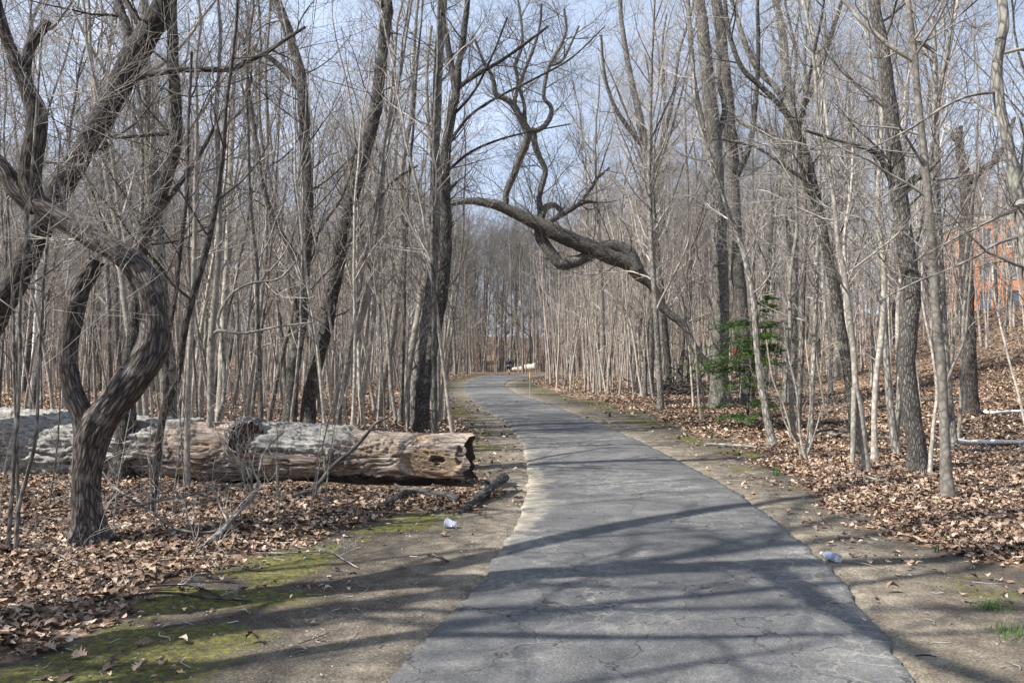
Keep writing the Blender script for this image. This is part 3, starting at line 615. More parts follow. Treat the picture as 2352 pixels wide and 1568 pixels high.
for i, (lab, pts, d_) in enumerate([
    ('tall broad grey trunk, left one of the big pair right of the arching oak', [(1650,930,40),(1652,840,38),(1655,740,37),(1655,640,37),(1650,540,36),(1646,440,36),(1642,350,34),(1632,250,32),(1622,150,30),(1612,60,28),(1604,0,26)], 25.),
    ('tall grey trunk, right one of the big pair right of the arching oak', [(1716,930,34),(1712,840,33),(1706,740,32),(1696,640,31),(1690,540,30),(1684,440,29),(1680,340,28),(1672,230,27),(1660,120,26),(1648,20,24)], 28.),
    ('tall grey trunk with steeply rising limbs, above the small evergreen', [(1812,920,30),(1816,820,30),(1818,700,29),(1819,590,28),(1820,480,28),(1818,370,27),(1815,270,25),(1808,200,23),(1802,120,20),(1790,40,16),(1780,0,15)], 27.),
    ('tall grey tree in the far middle, left of the clouds gap above the path', [(1490,880,24),(1493,780,22),(1496,680,22),(1498,560,21),(1492,460,20),(1484,360,19),(1470,270,17),(1452,190,14),(1436,110,12),(1425,20,10)], 34.),
    ]):
    up = [pts]
    if i == 2: up += [[(1816,290,18),(1850,230,16),(1880,170,14),(1900,110,12),(1925,30,10),(1935,0,9)], [(1812,250,16),(1780,200,14),(1745,165,14),(1715,110,12),(1690,30,10),(1680,0,9)], [(1818,360,14),(1770,310,13),(1720,290,12),(1690,270,9)]]
    if i == 0: up += [[(1644,400,22),(1622,340,18),(1606,260,16),(1592,180,14),(1586,80,12),(1580,0,10)], [(1644,330,16),(1665,250,14),(1650,180,12),(1660,90,10)]]
    if i == 1: up += [[(1684,420,16),(1720,340,14),(1735,240,12),(1742,130,10),(1740,20,8)]]
    if i == 3: up += [[(1490,430,12),(1520,330,11),(1545,230,9),(1560,120,7),(1590,20,6)], [(1480,340,12),(1420,260,10),(1390,180,8),(1380,80,6)], [(1496,520,9),(1440,450,8),(1400,400,6)]]
    traced('tree', lab, 'tree', up, M_GREY if i != 1 else M_OAK, d=d_, dens=.8, seed=111+i, bump=.08, r_twig=.004, ln=2.0, lev=3, zmin=3.5, fine=1.2, group='tall trees on the right of the path')
for i, (lab, pts, d_) in enumerate([
    ('white barked birch far off at the left border behind the log', [(72,930,10),(76,850,10),(80,780,10),(84,700,9),(88,600,8),(92,480,7),(90,360,5)], 26.),
    ('second white barked birch just right of the first one behind the log', [(96,925,7),(98,850,7),(100,780,7),(100,700,6),(104,600,5),(108,480,4)], 29.)]):
    traced('birch', lab, 'birch', [pts], M_BIRCH, d=d_, dens=.6, seed=121+i, bump=.02, sides=12, group='birches behind the log')

# ================================================================== TREES THAT CAST THE SHADOWS (left of and behind the camera) + WOOD
def make_tree(rs, H, r0, kind, lod=0):
    """returns (trunk Acc, crown Acc) of a bare tree standing at the origin"""
    tr, cr = Acc(), Acc()
    K = 22 if lod == 0 else 9
    z = np.linspace(0, 1, K); lean = rs.randn(2)*(.05 if kind == 'tree' else .07)*H
    P = np.zeros((K, 3)); P[:, 2] = z*H - .25*(1-z)**6
    ph = rs.rand(2)*6.28
    P[:, 0] = lean[0]*z**1.4 + np.sin(z*rs.uniform(3, 7)+ph[0])*.020*H*z**.6; P[:, 1] = lean[1]*z**1.4 + np.sin(z*rs.uniform(3, 7)+ph[1])*.020*H*z**.6
    kk = (fbm(np.stack([z*9, z*0+ph[0]*3, z*0], -1), 2, 7)-.5)*.03*H*z**.5; P[:, 0] += kk; P[:, 1] += np.roll(kk, 3)*z; P[:, :2] -= P[0, :2]
    Rr = r0*((1-.80*z**.9)) ; Rr = Rr*(1+.45*np.exp(-z*H/.18)); Rr = np.maximum(Rr, .006)
    if lod == 0: tubes(tr, P[None], Rr[None], 12 if kind == 'tree' else 8, int(rs.randint(1e6)), bump=.09, bfreq=8)
    else: tubes(tr, P[None], Rr[None], 6, 1)
    if kind == 'tree':
        # leaders
        Ld, Lr = spawn(rs, P[None], Rr[None], rs.randint(3, 6), .36, .85, 1., .42, 9, .10, .09, .62, .02, abs_len=H*.62, lvar=.45)
        tubes(tr, Ld, Lr, 8 if lod == 0 else 4, int(rs.randint(1e6)), bump=.06 if lod == 0 else 0)
        par = [(P[None], Rr[None], 22, .20), (Ld, Lr, 9, .12)]
        rt = .0036 if lod == 0 else .009
        for (A0, R0, m, t0) in par:
            A, Ar = spawn(rs, A0, R0, m, t0, 1.0, 1., .85, 7 if lod == 0 else 4, .15, .07, .45, rt*1.8, abs_len=H*.20, lvar=.4)
            tubes(cr, A, Ar, 5 if lod == 0 else 3, int(rs.randint(1e6)))
            B, Br = spawn(rs, A, Ar, 7 if lod == 0 else 6, .12, 1.0, .55, .75, 4 if lod == 0 else 2, .15, .05, .6, rt, lvar=.4)
            tubes(cr, B, Br, 3, int(rs.randint(1e6)))
            if lod == 0:
                Cc, Cr = spawn(rs, B, Br, 5, .2, 1.0, .6, .7, 3, .17, .04, .6, rt*.8, lvar=.3)
                tubes(cr, Cc, Cr, 3, int(rs.randint(1e6)))
            elif lod == 1:
                Cc, Cr = spawn(rs, B, Br, 3, .2, 1.0, .75, .7, 1, .17, .04, .6, rt*.8, lvar=.3)
                tubes(cr, Cc, Cr, 3, int(rs.randint(1e6)))
    else:
        rt = .0028 if lod == 0 else .007
        A, Ar = spawn(rs, P[None], Rr[None], 16 if lod == 0 else 10, .22, 1.0, 1., .75, 6 if lod == 0 else 3, .14, .09, .5, rt*1.3, abs_len=H*.24, lvar=.5)
        tubes(cr, A, Ar, 4 if lod == 0 else 3, int(rs.randint(1e6)))
        B, Br = spawn(rs, A, Ar, 5 if lod == 0 else 4, .15, 1.0, .5, .7, 3 if lod == 0 else 1, .15, .05, .6, rt, lvar=.4)
        tubes(cr, B, Br, 3, int(rs.randint(1e6)))
        if lod == 0:
            Cc, Cr = spawn(rs, B, Br, 3, .2, 1.0, .5, .7, 2, .15, .04, .6, rt*.8, lvar=.3)
            tubes(cr, Cc, Cr, 3, int(rs.randint(1e6)))
    return tr, cr
def variant(seed, H, r0, kind, mt, mc, lod=0):
    tr, cr = make_tree(np.random.RandomState(seed), H, r0, kind, lod)
    a = mesh_from('trunk', tr); a.materials.append(mt); c = mesh_from('crown', cr); c.materials.append(mc)
    return a, c
V_TREE = [variant(200+i, H, r, 'tree', mt, mc) for i, (H, r, mt, mc) in enumerate([
    (17, .14, M_GREY, M_TWIG), (19, .19, M_GREY, M_TWIG), (15, .10, M_DARK, M_TWIG), (18, .15, M_OAK, M_TWIGR), (16, .11, M_GREY, M_TWIGR), (20, .21, M_DARK, M_TWIG), (13, .075, M_PALE, M_TWIGR), (14, .085, M_OAK, M_TWIG)])]
V_SAP = [variant(300+i, H, r, 'sapling', mt, mc) for i, (H, r, mt, mc) in enumerate([
    (9.5, .045, M_PALE, M_TWIGR), (8, .036, M_PALE, M_TWIG), (10.5, .055, M_PALE, M_TWIG), (7, .028, M_GREY, M_TWIGR), (11, .06, M_GREY, M_TWIG), (5.5, .022, M_PALE, M_TWIGR), (8.5, .04, M_PALE, M_TWIGR)])]
def place(v, name, x, y, rz, s, label, cat, group, tilt=0.07, rs=None):
    t = empty(name, (x, y, hz(x, y)), label, cat, group)
    t.rotation_euler = (rs.uniform(-tilt, tilt), rs.uniform(-tilt, tilt), rz); t.scale = (s, s, s)
    for me, nm_ in zip(v, ('trunk', 'crown')):
        link(nm_, me, t)
    return t
rs = np.random.RandomState(5)
# outside the left border and behind the camera: their shadows lie across the path
# two trees whose crowns reach over the path
for i, (x, y, k, rz, lab) in enumerate([(-4.2, 25.5, 4, 30, 'tall slim tree beside the far verge, its fine crown laced across the sky gap'), (5.6, 33.5, 7, 190, 'slim dark tree on the right bank whose fine crown fills the gap over the path')]):
    place(V_TREE[k], 'tree', x, y, R(rz), 1.0, lab, 'tree', None, rs=rs); HERO.append((x, y, .6))
SH = [(-8.6, 1.6, 5, 1.0, 40), (-12.2, 5.4, 2, 1.0, 0), (-11.5, -1.8, 4, 1.0, 70), (-5.6, -3.6, 6, .9, 200),
      (-13.5, 1.0, 0, .95, 130), (-7.5, -4.5, 4, 1.0, 20), (-16.5, 4.6, 3, .9, 250)]
for i, (x, y, k, s, rz) in enumerate(SH):
    place(V_TREE[k], 'tree', x, y, R(rz), s, 'bare tree outside the picture to the left whose shadow falls over the path', 'tree', 'trees that shade the foreground', rs=rs)
    HERO.append((x, y, .6))
def shadow_tree(x, y, limbs, label):
    org = np.array([x, y, hz(x, y)]); t = empty('tree', org, label, 'tree', 'trees that shade the foreground'); tr = Acc(); cr = Acc(); bl = []
    for L_ in limbs:
        A_ = np.array(L_, float); P, Rr = resample(A_[:, :3], A_[:, 3], 40); tubes(tr, P[None], Rr[None], 14, 3, bump=.1); bl.append((P, Rr))
    tr.build('trunk', M_DARK, t); crown_of(np.random.RandomState(4), bl, cr, .55, 4.5, .8); cr.build('crown', M_TWIG, t); HERO.append((x, y, .6))
A0 = [0, 0, 3.6, .19]
shadow_tree(-4.35, 4.35, [[(0, 0, -.3, .26), (0, 0, .3, .22), (.05, .02, 1.8, .2), tuple(A0), (0, -.25, 4.7, .15), (.05, -.8, 7.2, .13), (.1, -1.3, 9.5, .09), (.3, -1.5, 12, .04)],
    [tuple(A0), (0, .3, 4.5, .13), (-.1, 1.0, 6.6, .12), (0, 1.6, 8.6, .08), (.2, 2.0, 11, .04)], [(.05, -.8, 7.2, .11), (-.2, -1.9, 7.6, .10), (-.4, -3.3, 8.2, .07), (-.3, -4.6, 9.2, .04)]],
    'forked dark tree just outside the left border, its broad shadow crossing moss, sand and asphalt')
shadow_tree(-5.0, 2.72, [[(0, 0, -.2, .1), (0, 0, .5, .085), (.1, .02, 3, .075), (0, .1, 6, .06), (.2, -.1, 9, .04), (.3, 0, 11, .02)], [(0, .1, 5, .05), (.1, -.7, 7, .04), (.2, -1.4, 9.5, .02)]],
    'slender dark tree outside the left border with a thin shadow over sand and asphalt')
for i, (x, y, k, s, rz) in enumerate([(-6.6, 4.0, 2, 1, 0), (-4.0, 1.7, 0, .9, 50), (-5.6, 1.0, 4, 1, 100), (-7.4, 5.3, 4, 1., 10), (-5.8, 3.3, 0, .8, 200)]):
    place(V_SAP[k], 'sapling', x, y, R(rz), s, 'sapling outside the picture to the left that shades the foreground', 'sapling', 'saplings that shade the foreground', rs=rs); HERO.append((x, y, .3))
taken = [(h[0], h[1]) for h in HERO]
def free(x, y, gap):
    for (a, b_) in taken:
        if (a-x)**2+(b_-y)**2 < gap*gap: return False
    return True
def in_view(x, y, m=1.12): return y > .5 and abs(x) < y*.643*m + 1.0
def ok_spot(x, y, clear):
    d, s = edge_dist(np.array([x]), np.array([y])); d = float(d[0]); lim = float(lit_l(y) if s[0] < 0 else lit_r(y))
    return d > lim + clear
LOGA, LOGB = None, None
def near_log(x, y): return -11 < x < .3 and 9.0 < y < 12.2
def hides(x, y, gap=.9):
    X = CX + x/y*FPX
    return (y < 18 and 1600-gap*FPX/y*.12 < X < 1850) or (y < 70 and 2205 < X < 2345) or (y < 20 and 1590 < X < 1850)
# mature trees
tries = 0; nt_tree = 0
while nt_tree < 135 and tries < 20000:
    tries += 1
    y = rs.uniform(13, 82)**1.0; x = rs.uniform(-1, 1)*(y*.643*1.15+2)
    if y < 19 and rs.rand() < .5: continue
    if near_log(x, y) or not ok_spot(x, y, .5) or not free(x, y, 1.35): continue
    # the sky is open over the path, and the middle distance on the right is thinner
    if abs(x - (path_l(y)+path_r(y))/2) < 4.2 and y < 34 and rs.rand() < .6: continue
    if 0 < x < 6 and 10 < y < 22: continue
    if x/y > .50 and y > 24 and rs.rand() < .75: continue
    if hides(x, y) and not (x/y > .5 and rs.rand() < .7): continue
    left = x < path_l(y); far = y > 42
    if y < 34 and rs.rand() < (.35 if left else .6): continue
    k = rs.randint(len(V_TREE)) if y > 34 else [2, 4, 6, 7, 0, 6, 7][rs.randint(7)]
    lab = ('tall bare grey tree in the dense wood beyond the fallen log' if left and not far else 'tall bare tree far back in the wood on the log side of the path' if left
           else 'tall bare tree among the leaf strewn slope right of the path' if not far else 'tall bare tree high on the far slope toward the brick building')
    grp = 'tall trees ' + ('log side' if left else 'slope side') + (' far' if far else ' near')
    place(V_TREE[k], 'tree', x, y, rs.uniform(0, 6.28), rs.uniform(.8, 1.12), lab, 'tree', grp, rs=rs)
    taken.append((x, y)); nt_tree += 1
# saplings: thickest behind the log
n_s = 0; tries = 0
while n_s < 285 and tries < 40000:
    tries += 1
    y = 12.6 + 42*rs.rand()**1.25; x = rs.uniform(-1, 1)*(y*.643*1.12+1)
    if near_log(x, y) or not ok_spot(x, y, .15) or not free(x, y, .42): continue
    left = x < path_l(y)
    if hides(x, y) and rs.rand() < .8: continue
    if n_s < 40 and not (left and y < 27 and x > -9): continue
    if not left and rs.rand() < .2 and y < 24: continue
    k = rs.randint(len(V_SAP)); far = y > 28
    lab = ('thin pale sapling in the thicket right behind the fallen log' if left and not far else 'thin pale sapling deep in the thicket on the log side' if left
           else 'thin sapling in dry leaves right of the path' if not far else 'thin sapling further up the slope right of the path')
    grp = 'saplings ' + ('log side' if left else 'slope side') + (' far' if far else ' near')
    place(V_SAP[k], 'sapling', x, y, rs.uniform(0, 6.28), rs.uniform(.75, 1.15), lab, 'sapling', grp, tilt=.14, rs=rs)
    taken.append((x, y)); n_s += 1
for i in range(16):
    x, y = rs.uniform(-6.2, -1.6), rs.uniform(7.2, 9.3)
    if not ok_spot(x, y, .1) or not in_view(x, y): continue
    place(V_SAP[[3, 5][i % 2]], 'sapling', x, y, rs.uniform(0, 6.28), rs.uniform(.16, .42), 'small twiggy seedling tree in the leaves in front of the fallen log', 'sapling', 'seedlings in front of the log', tilt=.15, rs=rs)
# the far wood reads as one mass
def merged(name, variants, spots, rs, label, cat, mat_):
    acc = Acc()
    for (x, y, s) in spots:
        v = variants[rs.randint(len(variants))]; a = rs.uniform(0, 6.28); c, s_ = math.cos(a)*s, math.sin(a)*s; zz = hz(x, y)
        for ac in v:
            vv = np.concatenate(ac.v); M = np.array([[c, -s_, 0], [s_, c, 0], [0, 0, s]])
            w = vv@M.T + np.array([x, y, zz]); bb = np.concatenate(ac.bk)
            acc.add(w, np.concatenate(ac.f4), bb, np.full(len(w), rs.rand()))
    o = acc.build(name, mat_); return tag(o, label, cat, kind='stuff')
LT = [make_tree(np.random.RandomState(400+i), H, r, 'tree', 1) for i, (H, r) in enumerate([(18, .17), (20, .2), (16, .13), (19, .18)])]
LS = [make_tree(np.random.RandomState(420+i), H, r, 'sapling', 1) for i, (H, r) in enumerate([(9, .045), (11, .06), (7, .035)])]
sp1 = []
while len(sp1) < 430:
    y = rs.uniform(70, 175); x = rs.uniform(-1, 1)*y*.74
    if ok_spot(x, y, 1.0) and not (x > 25 and y < 95): sp1.append((x, y, rs.uniform(.85, 1.2)))
sp2 = []
while len(sp2) < 2100:
    y = rs.uniform(36, 150); x = rs.uniform(-1, 1)*y*.70
    if ok_spot(x, y, .6) and not (y < 72 and .555 < x/y < .64 and rs.rand() < .5): sp2.append((x, y, rs.uniform(.6, 1.15)))
for _ in range(420):
    y = rs.uniform(92, 120); sp2.append((rs.uniform(-26, 22), y, rs.uniform(.7, 1.4)))
for _ in range(40): sp1.append((rs.uniform(-18, 16), rs.uniform(96, 130), 1.0))
merged('far_thicket', LS, sp2, rs, 'far thicket of thin pale stems under the tall trees', 'thicket', M_TWIGR)

merged('far_wood', LT, sp1, rs, 'far wood of bare grey trees closing the view behind everything', 'wood', M_TWIG)

# ================================================================== THE FALLEN LOG
def build_log():
    A = np.array([-10.2, 11.35, .50]); B = np.array([-.50, 9.95, .33]); nU, nT = 1100, 176
    Ln = np.linalg.norm(B-A); u = np.linspace(0, 1, nU)
    ax = (B-A)/Ln; fwd = np.array([ax[1], -ax[0], 0]); fwd = fwd/np.linalg.norm(fwd)      # toward the camera
    if fwd[1] > 0: fwd = -fwd
    upv = np.array([0, 0, 1.0])
    r0 = np.interp(u, [0, .33, .62, .8, 1], [.53, .47, .385, .35, .335])
    th = np.arange(nT)*2*np.pi/nT
    U, T = np.meshgrid(u*Ln, th, indexing='ij'); R0 = r0[:, None]+T*0
    c, s = np.cos(T), np.sin(T)
    ctr = A[None, :] + np.outer(u*Ln, ax); ctr[:, 2] += (fbm(np.stack([u*5, u*0, u*0], -1), 2, 5)-.5)*.05
    # screen x of each ring, so that features can be put where they are seen
    SX = (CX + ctr[:, 0]/ctr[:, 1]*FPX)[:, None]+T*0
    q = np.stack([U*1.3, c*R0*13, s*R0*13], -1); warp = (fbm(np.stack([U*1.1, c*R0*2, s*R0*2], -1), 3, 12)-.5)
    qw = q + np.stack([warp*0, warp*7, warp*7], -1)
    groove = np.abs(2*fbm(qw, 4, 21)-1)
    big = fbm(np.stack([U*.9, c*R0*2.4, s*R0*2.4], -1), 3, 33)-.5
    r = R0*(1+big*.24) - .040*np.clip(.16-groove, 0, 1)/.16 + .02*(fbm(qw*2.4, 3, 44)-.5)
    # bark that is still on
    SXo = SX; SX = SX + (fbm(np.stack([U*3.5, c*R0*6, s*R0*6], -1), 4, 71)-.5)*230
    bn = (fbm(np.stack([U*1.6, c*R0*4, s*R0*4], -1), 4, 55)-.5)*1.1
    topness = s
    bark_l = sstep(-.08, .08, .26 - (SX-190)/400 + bn*.8 + (topness+.35)*.5 - .0) * (SX < 330)
    win = sstep(575, 610, SX)*sstep(850, 800, SX)
    bark_r = win*sstep(-.03, .03, topness-.22+bn*.5)
    strip = sstep(300, 330, SX)*sstep(470, 440, SX)*sstep(-.03, .03, topness-.80+bn*.3)
    bm = np.clip(np.maximum(np.maximum(bark_l, bark_r), strip), 0, 1); SX = SXo
    qb = np.stack([U*2.6, c*R0*22, s*R0*22], -1); rid = 1-np.abs(2*fbm(qb+np.stack([warp*0, warp*5, warp*5], -1), 4, 66)-1)
    r = r + bm*(.028+.10*(rid-.62))
    rim = sstep(.02, .3, bm)*sstep(.75, .4, bm); r = r - rim*.03
    rot = np.zeros_like(r)
    # sawn off limb scar with its hole
    def local(X, th0, wx, wt): return ((SX-X)/wx)**2 + (((T-th0+np.pi) % (2*np.pi)-np.pi)/wt)**2
    e = local(1003, .02, 62, .62)+(fbm(q*.8+9, 3, 17)-.5)*1.0; sc_ = sstep(1.15, .85, e); r = r*(1-sc_) + sc_*(np.minimum(r, R0*.93/np.maximum(np.cos(T-.02), .45)*.985)+ .008*(fbm(q*3, 3, 7)-.5)); rot = np.maximum(rot, sc_)
    r = r + .016*np.exp(-((e-1.25)/.3)**2)*(.3+1.4*fbm(q, 2, 5))
    e = local(1018, .10, 15, .17) + (fbm(q*4, 2, 3)-.5)*.9; hole = sstep(1.1, .8, e+(fbm(q*2.2, 2, 13)-.5)*1.3); r = r - .17*hole
    e = local(1068, .30, 9, .42); r = r - .05*sstep(1.2, .6, e)
    # swirling knot
    e = local(800, .05, 34, .5); ang_ = np.arctan2(((T-.05+np.pi) % (2*np.pi)-np.pi)/.5, (SX-800)/34)
    kn = np.exp(-e*1.1); r = r + .085*kn + .032*kn*np.sin(np.sqrt(e)*13+ang_*2+big*9); r = r - .05*np.exp(-local(793, .12, 7, .16))
    e = local(455, .75, 26, .4); kn2 = np.exp(-e*1.2); r = r + .045*kn2 + .02*kn2*np.sin(np.sqrt(e)*11)
    # rotten underside
    und = sstep(-.42, -.80, np.sin(T))*sstep(600, 860, SX); jag = (fbm(np.stack([U*5, c*2, s*2], -1), 3, 91)-.5)
    r = r*(1-.30*sstep(.35, .65, und+jag*.8))
    crk = np.exp(-((s+.05+big*.9-.25*np.sin(U*.8))/.028)**2)*sstep(.45, .6, fbm(np.stack([U*.7, U*0, U*0], -1), 2, 15)); r = r - .07*crk
    split = np.exp(-((s+.38+big*.35)/.035)**2)*sstep(560, 420, SX); r = r - .05*split
    V = ctr[:, None, :] + r[..., None]*(c[..., None]*fwd + s[..., None]*upv)
    # the right end: slightly ragged
    V[-1] += ax*0; 
    endj = (fbm(np.stack([c[-1]*3, s[-1]*3, s[-1]*0], -1), 3, 4)-.5)*.22
    V[-6:] += (np.linspace(0, 1, 6)[:, None]*endj[None])[..., None]*ax
    acc = Acc(); idx = np.arange(nU*nT).reshape(nU, nT); a = idx[:-1]; b_ = idx[1:]
    f = np.stack([a, b_, np.roll(b_, -1, 1), np.roll(a, -1, 1)], -1).reshape(-1, 4)
    acc.add(V.reshape(-1, 3)-B, f, np.stack([U, c*R0, s*R0], -1).reshape(-1, 3), bm.ravel())
    me = mesh_from('trunk_wood', acc)
    at2 = me.attributes.new('rot', 'FLOAT', 'POINT'); at2.data.foreach_set('value', np.clip(rot, 0, 1).ravel().astype(np.float32))
    m, nt, b = mat('log_wood'); L = nt.links
    bk = N(nt, 'ShaderNodeAttribute', attribute_name='bk'); rn = N(nt, 'ShaderNodeAttribute', attribute_name='rnd'); ro = N(nt, 'ShaderNodeAttribute', attribute_name='rot')
    mp_ = N(nt, 'ShaderNodeMapping'); mp_.inputs['Scale'].default_value = (.10, 1, 1); L.new(bk.outputs['Vector'], mp_.inputs[0])
    n1 = N(nt, 'ShaderNodeTexNoise', Scale=42.0, Detail=6.0, Roughness=.7, Distortion=.6); L.new(mp_.outputs[0], n1.inputs['Vector'])
    n2 = N(nt, 'ShaderNodeTexNoise', Scale=2.6, Detail=4.0); L.new(bk.outputs['Vector'], n2.inputs['Vector'])
    mp3 = N(nt, 'ShaderNodeMapping'); mp3.inputs['Scale'].default_value = (.22, 1, 1); L.new(bk.outputs['Vector'], mp3.inputs[0]); n3 = N(nt, 'ShaderNodeTexNoise', Scale=34.0, Detail=7.0, Roughness=.75, Distortion=.8); L.new(mp3.outputs[0], n3.inputs['Vector'])
    w = ramp(nt, [(.32, (.04, .027, .020)), (.43, (.155, .12, .098)), (.55, (.35, .305, .26)), (.70, (.52, .475, .42))]); L.new(n1.outputs[0], w.inputs[0])
    tint = ramp(nt, [(.36, (.62, .60, .60)), (.5, (1, .97, .95)), (.62, (1.02, .90, .76)), (.72, (.92, .72, .52))]); L.new(n2.outputs[0], tint.inputs[0])
    wt = N(nt, 'ShaderNodeMixRGB', blend_type='MULTIPLY'); wt.inputs[0].default_value = .9; L.new(w.outputs[0], wt.inputs[1]); L.new(tint.outputs[0], wt.inputs[2])
    bkr = ramp(nt, [(.34, (.055, .048, .042)), (.48, (.235, .225, .205)), (.62, (.43, .415, .38))]); L.new(n3.outputs[0], bkr.inputs[0])
    rr_ = ramp(nt, [(.36, (.07, .045, .03)), (.5, (.20, .15, .105)), (.64, (.40, .27, .14))]); L.new(n3.outputs[0], rr_.inputs[0])
    x1 = N(nt, 'ShaderNodeMixRGB'); L.new(ro.outputs['Fac'], x1.inputs[0]); L.new(wt.outputs[0], x1.inputs[1]); L.new(rr_.outputs[0], x1.inputs[2])
    x2 = N(nt, 'ShaderNodeMixRGB'); L.new(rn.outputs['Fac'], x2.inputs[0]); L.new(x1.outputs[0], x2.inputs[1]); L.new(bkr.outputs[0], x2.inputs[2])
    L.new(x2.outputs[0], b.inputs['Base Color'])
    hh = N(nt, 'ShaderNodeMath', operation='ADD'); L.new(n1.outputs[0], hh.inputs[0]); L.new(n3.outputs[0], hh.inputs[1])
    bp = N(nt, 'ShaderNodeBump', Strength=.8, Distance=.015); L.new(hh.outputs[0], bp.inputs['Height']); L.new(bp.outputs[0], b.inputs['Normal'])
    me.materials.append(m)
    t = empty('fallen_log', B, 'huge weathered fallen log with grey bark patches and a round broken knot', 'log')
    link('log_body', me, t)
    # end face
    acc = Acc(); rings = 14; last = V[-1]-B; cen = last.mean(0); vv = []
    for k in range(rings):
        t_ = 1-k/rings; P = cen + (last-cen)*t_
        P = P + ax*((fbm(np.stack([P[:, 1]*9, P[:, 2]*9, P[:, 0]*0+k*.3], -1), 3, 8)-.5)*.10 - .05*(1-t_)**.5)[:, None]*(0 if k == 0 else 1)
        vv.append(P)
    vv = np.array(vv); idx = np.arange(rings*nT).reshape(rings, nT)
    f = np.stack([idx[:-1], np.roll(idx[:-1], -1, 1), np.roll(idx[1:], -1, 1), idx[1:]], -1).reshape(-1, 4)
    flat = vv.reshape(-1, 3); flat = np.concatenate([flat, [flat[-nT:].mean(0)]]); n_ = rings*nT
    f3 = np.stack([idx[-1], np.roll(idx[-1], -1), np.full(nT, n_)], -1)
    acc.add(flat, f, flat*1.0); acc.f3.append(f3)
    o = acc.build('end_grain', simple('end_grain_shaded', (.035, .026, .02), .95, scale=25), t)  # faces away from the sun; its shade is put into the near-black colour
    # the round broken knot
    P0 = at(572, 1012, 10.35); org = P0-B; dirv = nrm(np.array([.30, -1.0, .16])); K = 26; zt = np.linspace(0, 1, K)
    P = org[None]+dirv[None]*(zt[:, None]*.30+.14); Rr = .235-.035*zt+.05*(1-zt)**3
    acc = Acc(); tubes(acc, P[None], Rr[None], 56, 5, bump=.30, bfreq=10)
    acc.rnd = [np.ones(len(acc.v[0]))*.9]
    acc.build('knot_collar', bark('log_knot_bark', [(.2, (.03, .025, .022)), (.45, (.16, .15, .14)), (.7, (.33, .32, .30))], 18, bump=1.0, varr=.02), t)
    rimv = acc.v[0].reshape(K, 56, 3)[-1]; acc2 = Acc(); rings = 12; vv = []
    cc = rimv.mean(0)
    for k in range(rings):
        t_ = 1-k/rings; Pq = cc+(rimv-cc)*t_; Pq = Pq - dirv*((.10*(1-t_)**.6) + (0 if k == 0 else .06)*(fbm(Pq*16+k*.2, 3, 3)-.3))[:, None]; vv.append(Pq)
    vv = np.array(vv); idx = np.arange(rings*56).reshape(rings, 56)
    f = np.stack([idx[:-1], np.roll(idx[:-1], -1, 1), np.roll(idx[1:], -1, 1), idx[1:]], -1).reshape(-1, 4)
    flat = np.concatenate([vv.reshape(-1, 3), [vv[-1].mean(0)]]); acc2.add(flat, f, flat*1.0); acc2.f3.append(np.stack([idx[-1], np.roll(idx[-1], -1), np.full(56, rings*56)], -1))
    acc2.build('rotten_knot', bark('rotten_heartwood', [(.2, (.012, .008, .006)), (.45, (.07, .035, .022)), (.7, (.17, .085, .05))], 14, bump=1.0, stretch=1.0, varr=.02), t)
build_log()

# ================================================================== BRANCHES AND SMALLER LOGS ON THE GROUND
def stick(name, label, cat, lines, material, twigs=0, group=None, sides=12, bump=.1, ln=.5, seed=1):
    """lines: lists of (X, Y, width, z): z >= 0 height above the ground, z < 0 distance"""
    rs = np.random.RandomState(seed); acc = Acc(); cr = Acc(); first = None; built = []
    for li, line in enumerate(lines):
        pts = []; rad = []
        for (X, Y, w, z) in line:
            p = at(X, Y, -z) if z < 0 else gz_at(X, Y, z)
            pts.append(p); rad.append(w*.5/FPX*p[1])
        pts = np.array(pts); rad = np.array(rad)
        if first is None: first = pts[0].copy()
        pts = pts-first
        tot = np.linalg.norm(np.diff(pts, axis=0), axis=1).sum(); n = int(max(8, min(90, tot/max(.02, rad.max()))))
        P, Rr = resample(pts, rad, n); P = P + (fbm(P*4+li*7, 2, seed)-.5)[:, None]*rad.mean()*.8
        tubes(acc, P[None], Rr[None], sides, seed+li, bump=bump, bfreq=14, cap=True); built.append((P, Rr))
    t = empty(name, first, label, cat, group); acc.build('limb', material, t)
    if twigs:
        crown_of(rs, built, cr, twigs, -9, .8, r_twig=.002, ln=ln, up=.02); cr.build('twigs', M_TWIG, t)
    return t
def z1(x, y): return (x*.4375, 882+y*.4375)
def z2(x, y): return ((600+x*.4464)*.98, 882+y*.4375)
def z4(x, y): return ((1700+x*.4464)*.98, 882+y*.4375)
def ln_(fn, pts): return [(*fn(x, y), w, z) for (x, y, w, z) in pts]
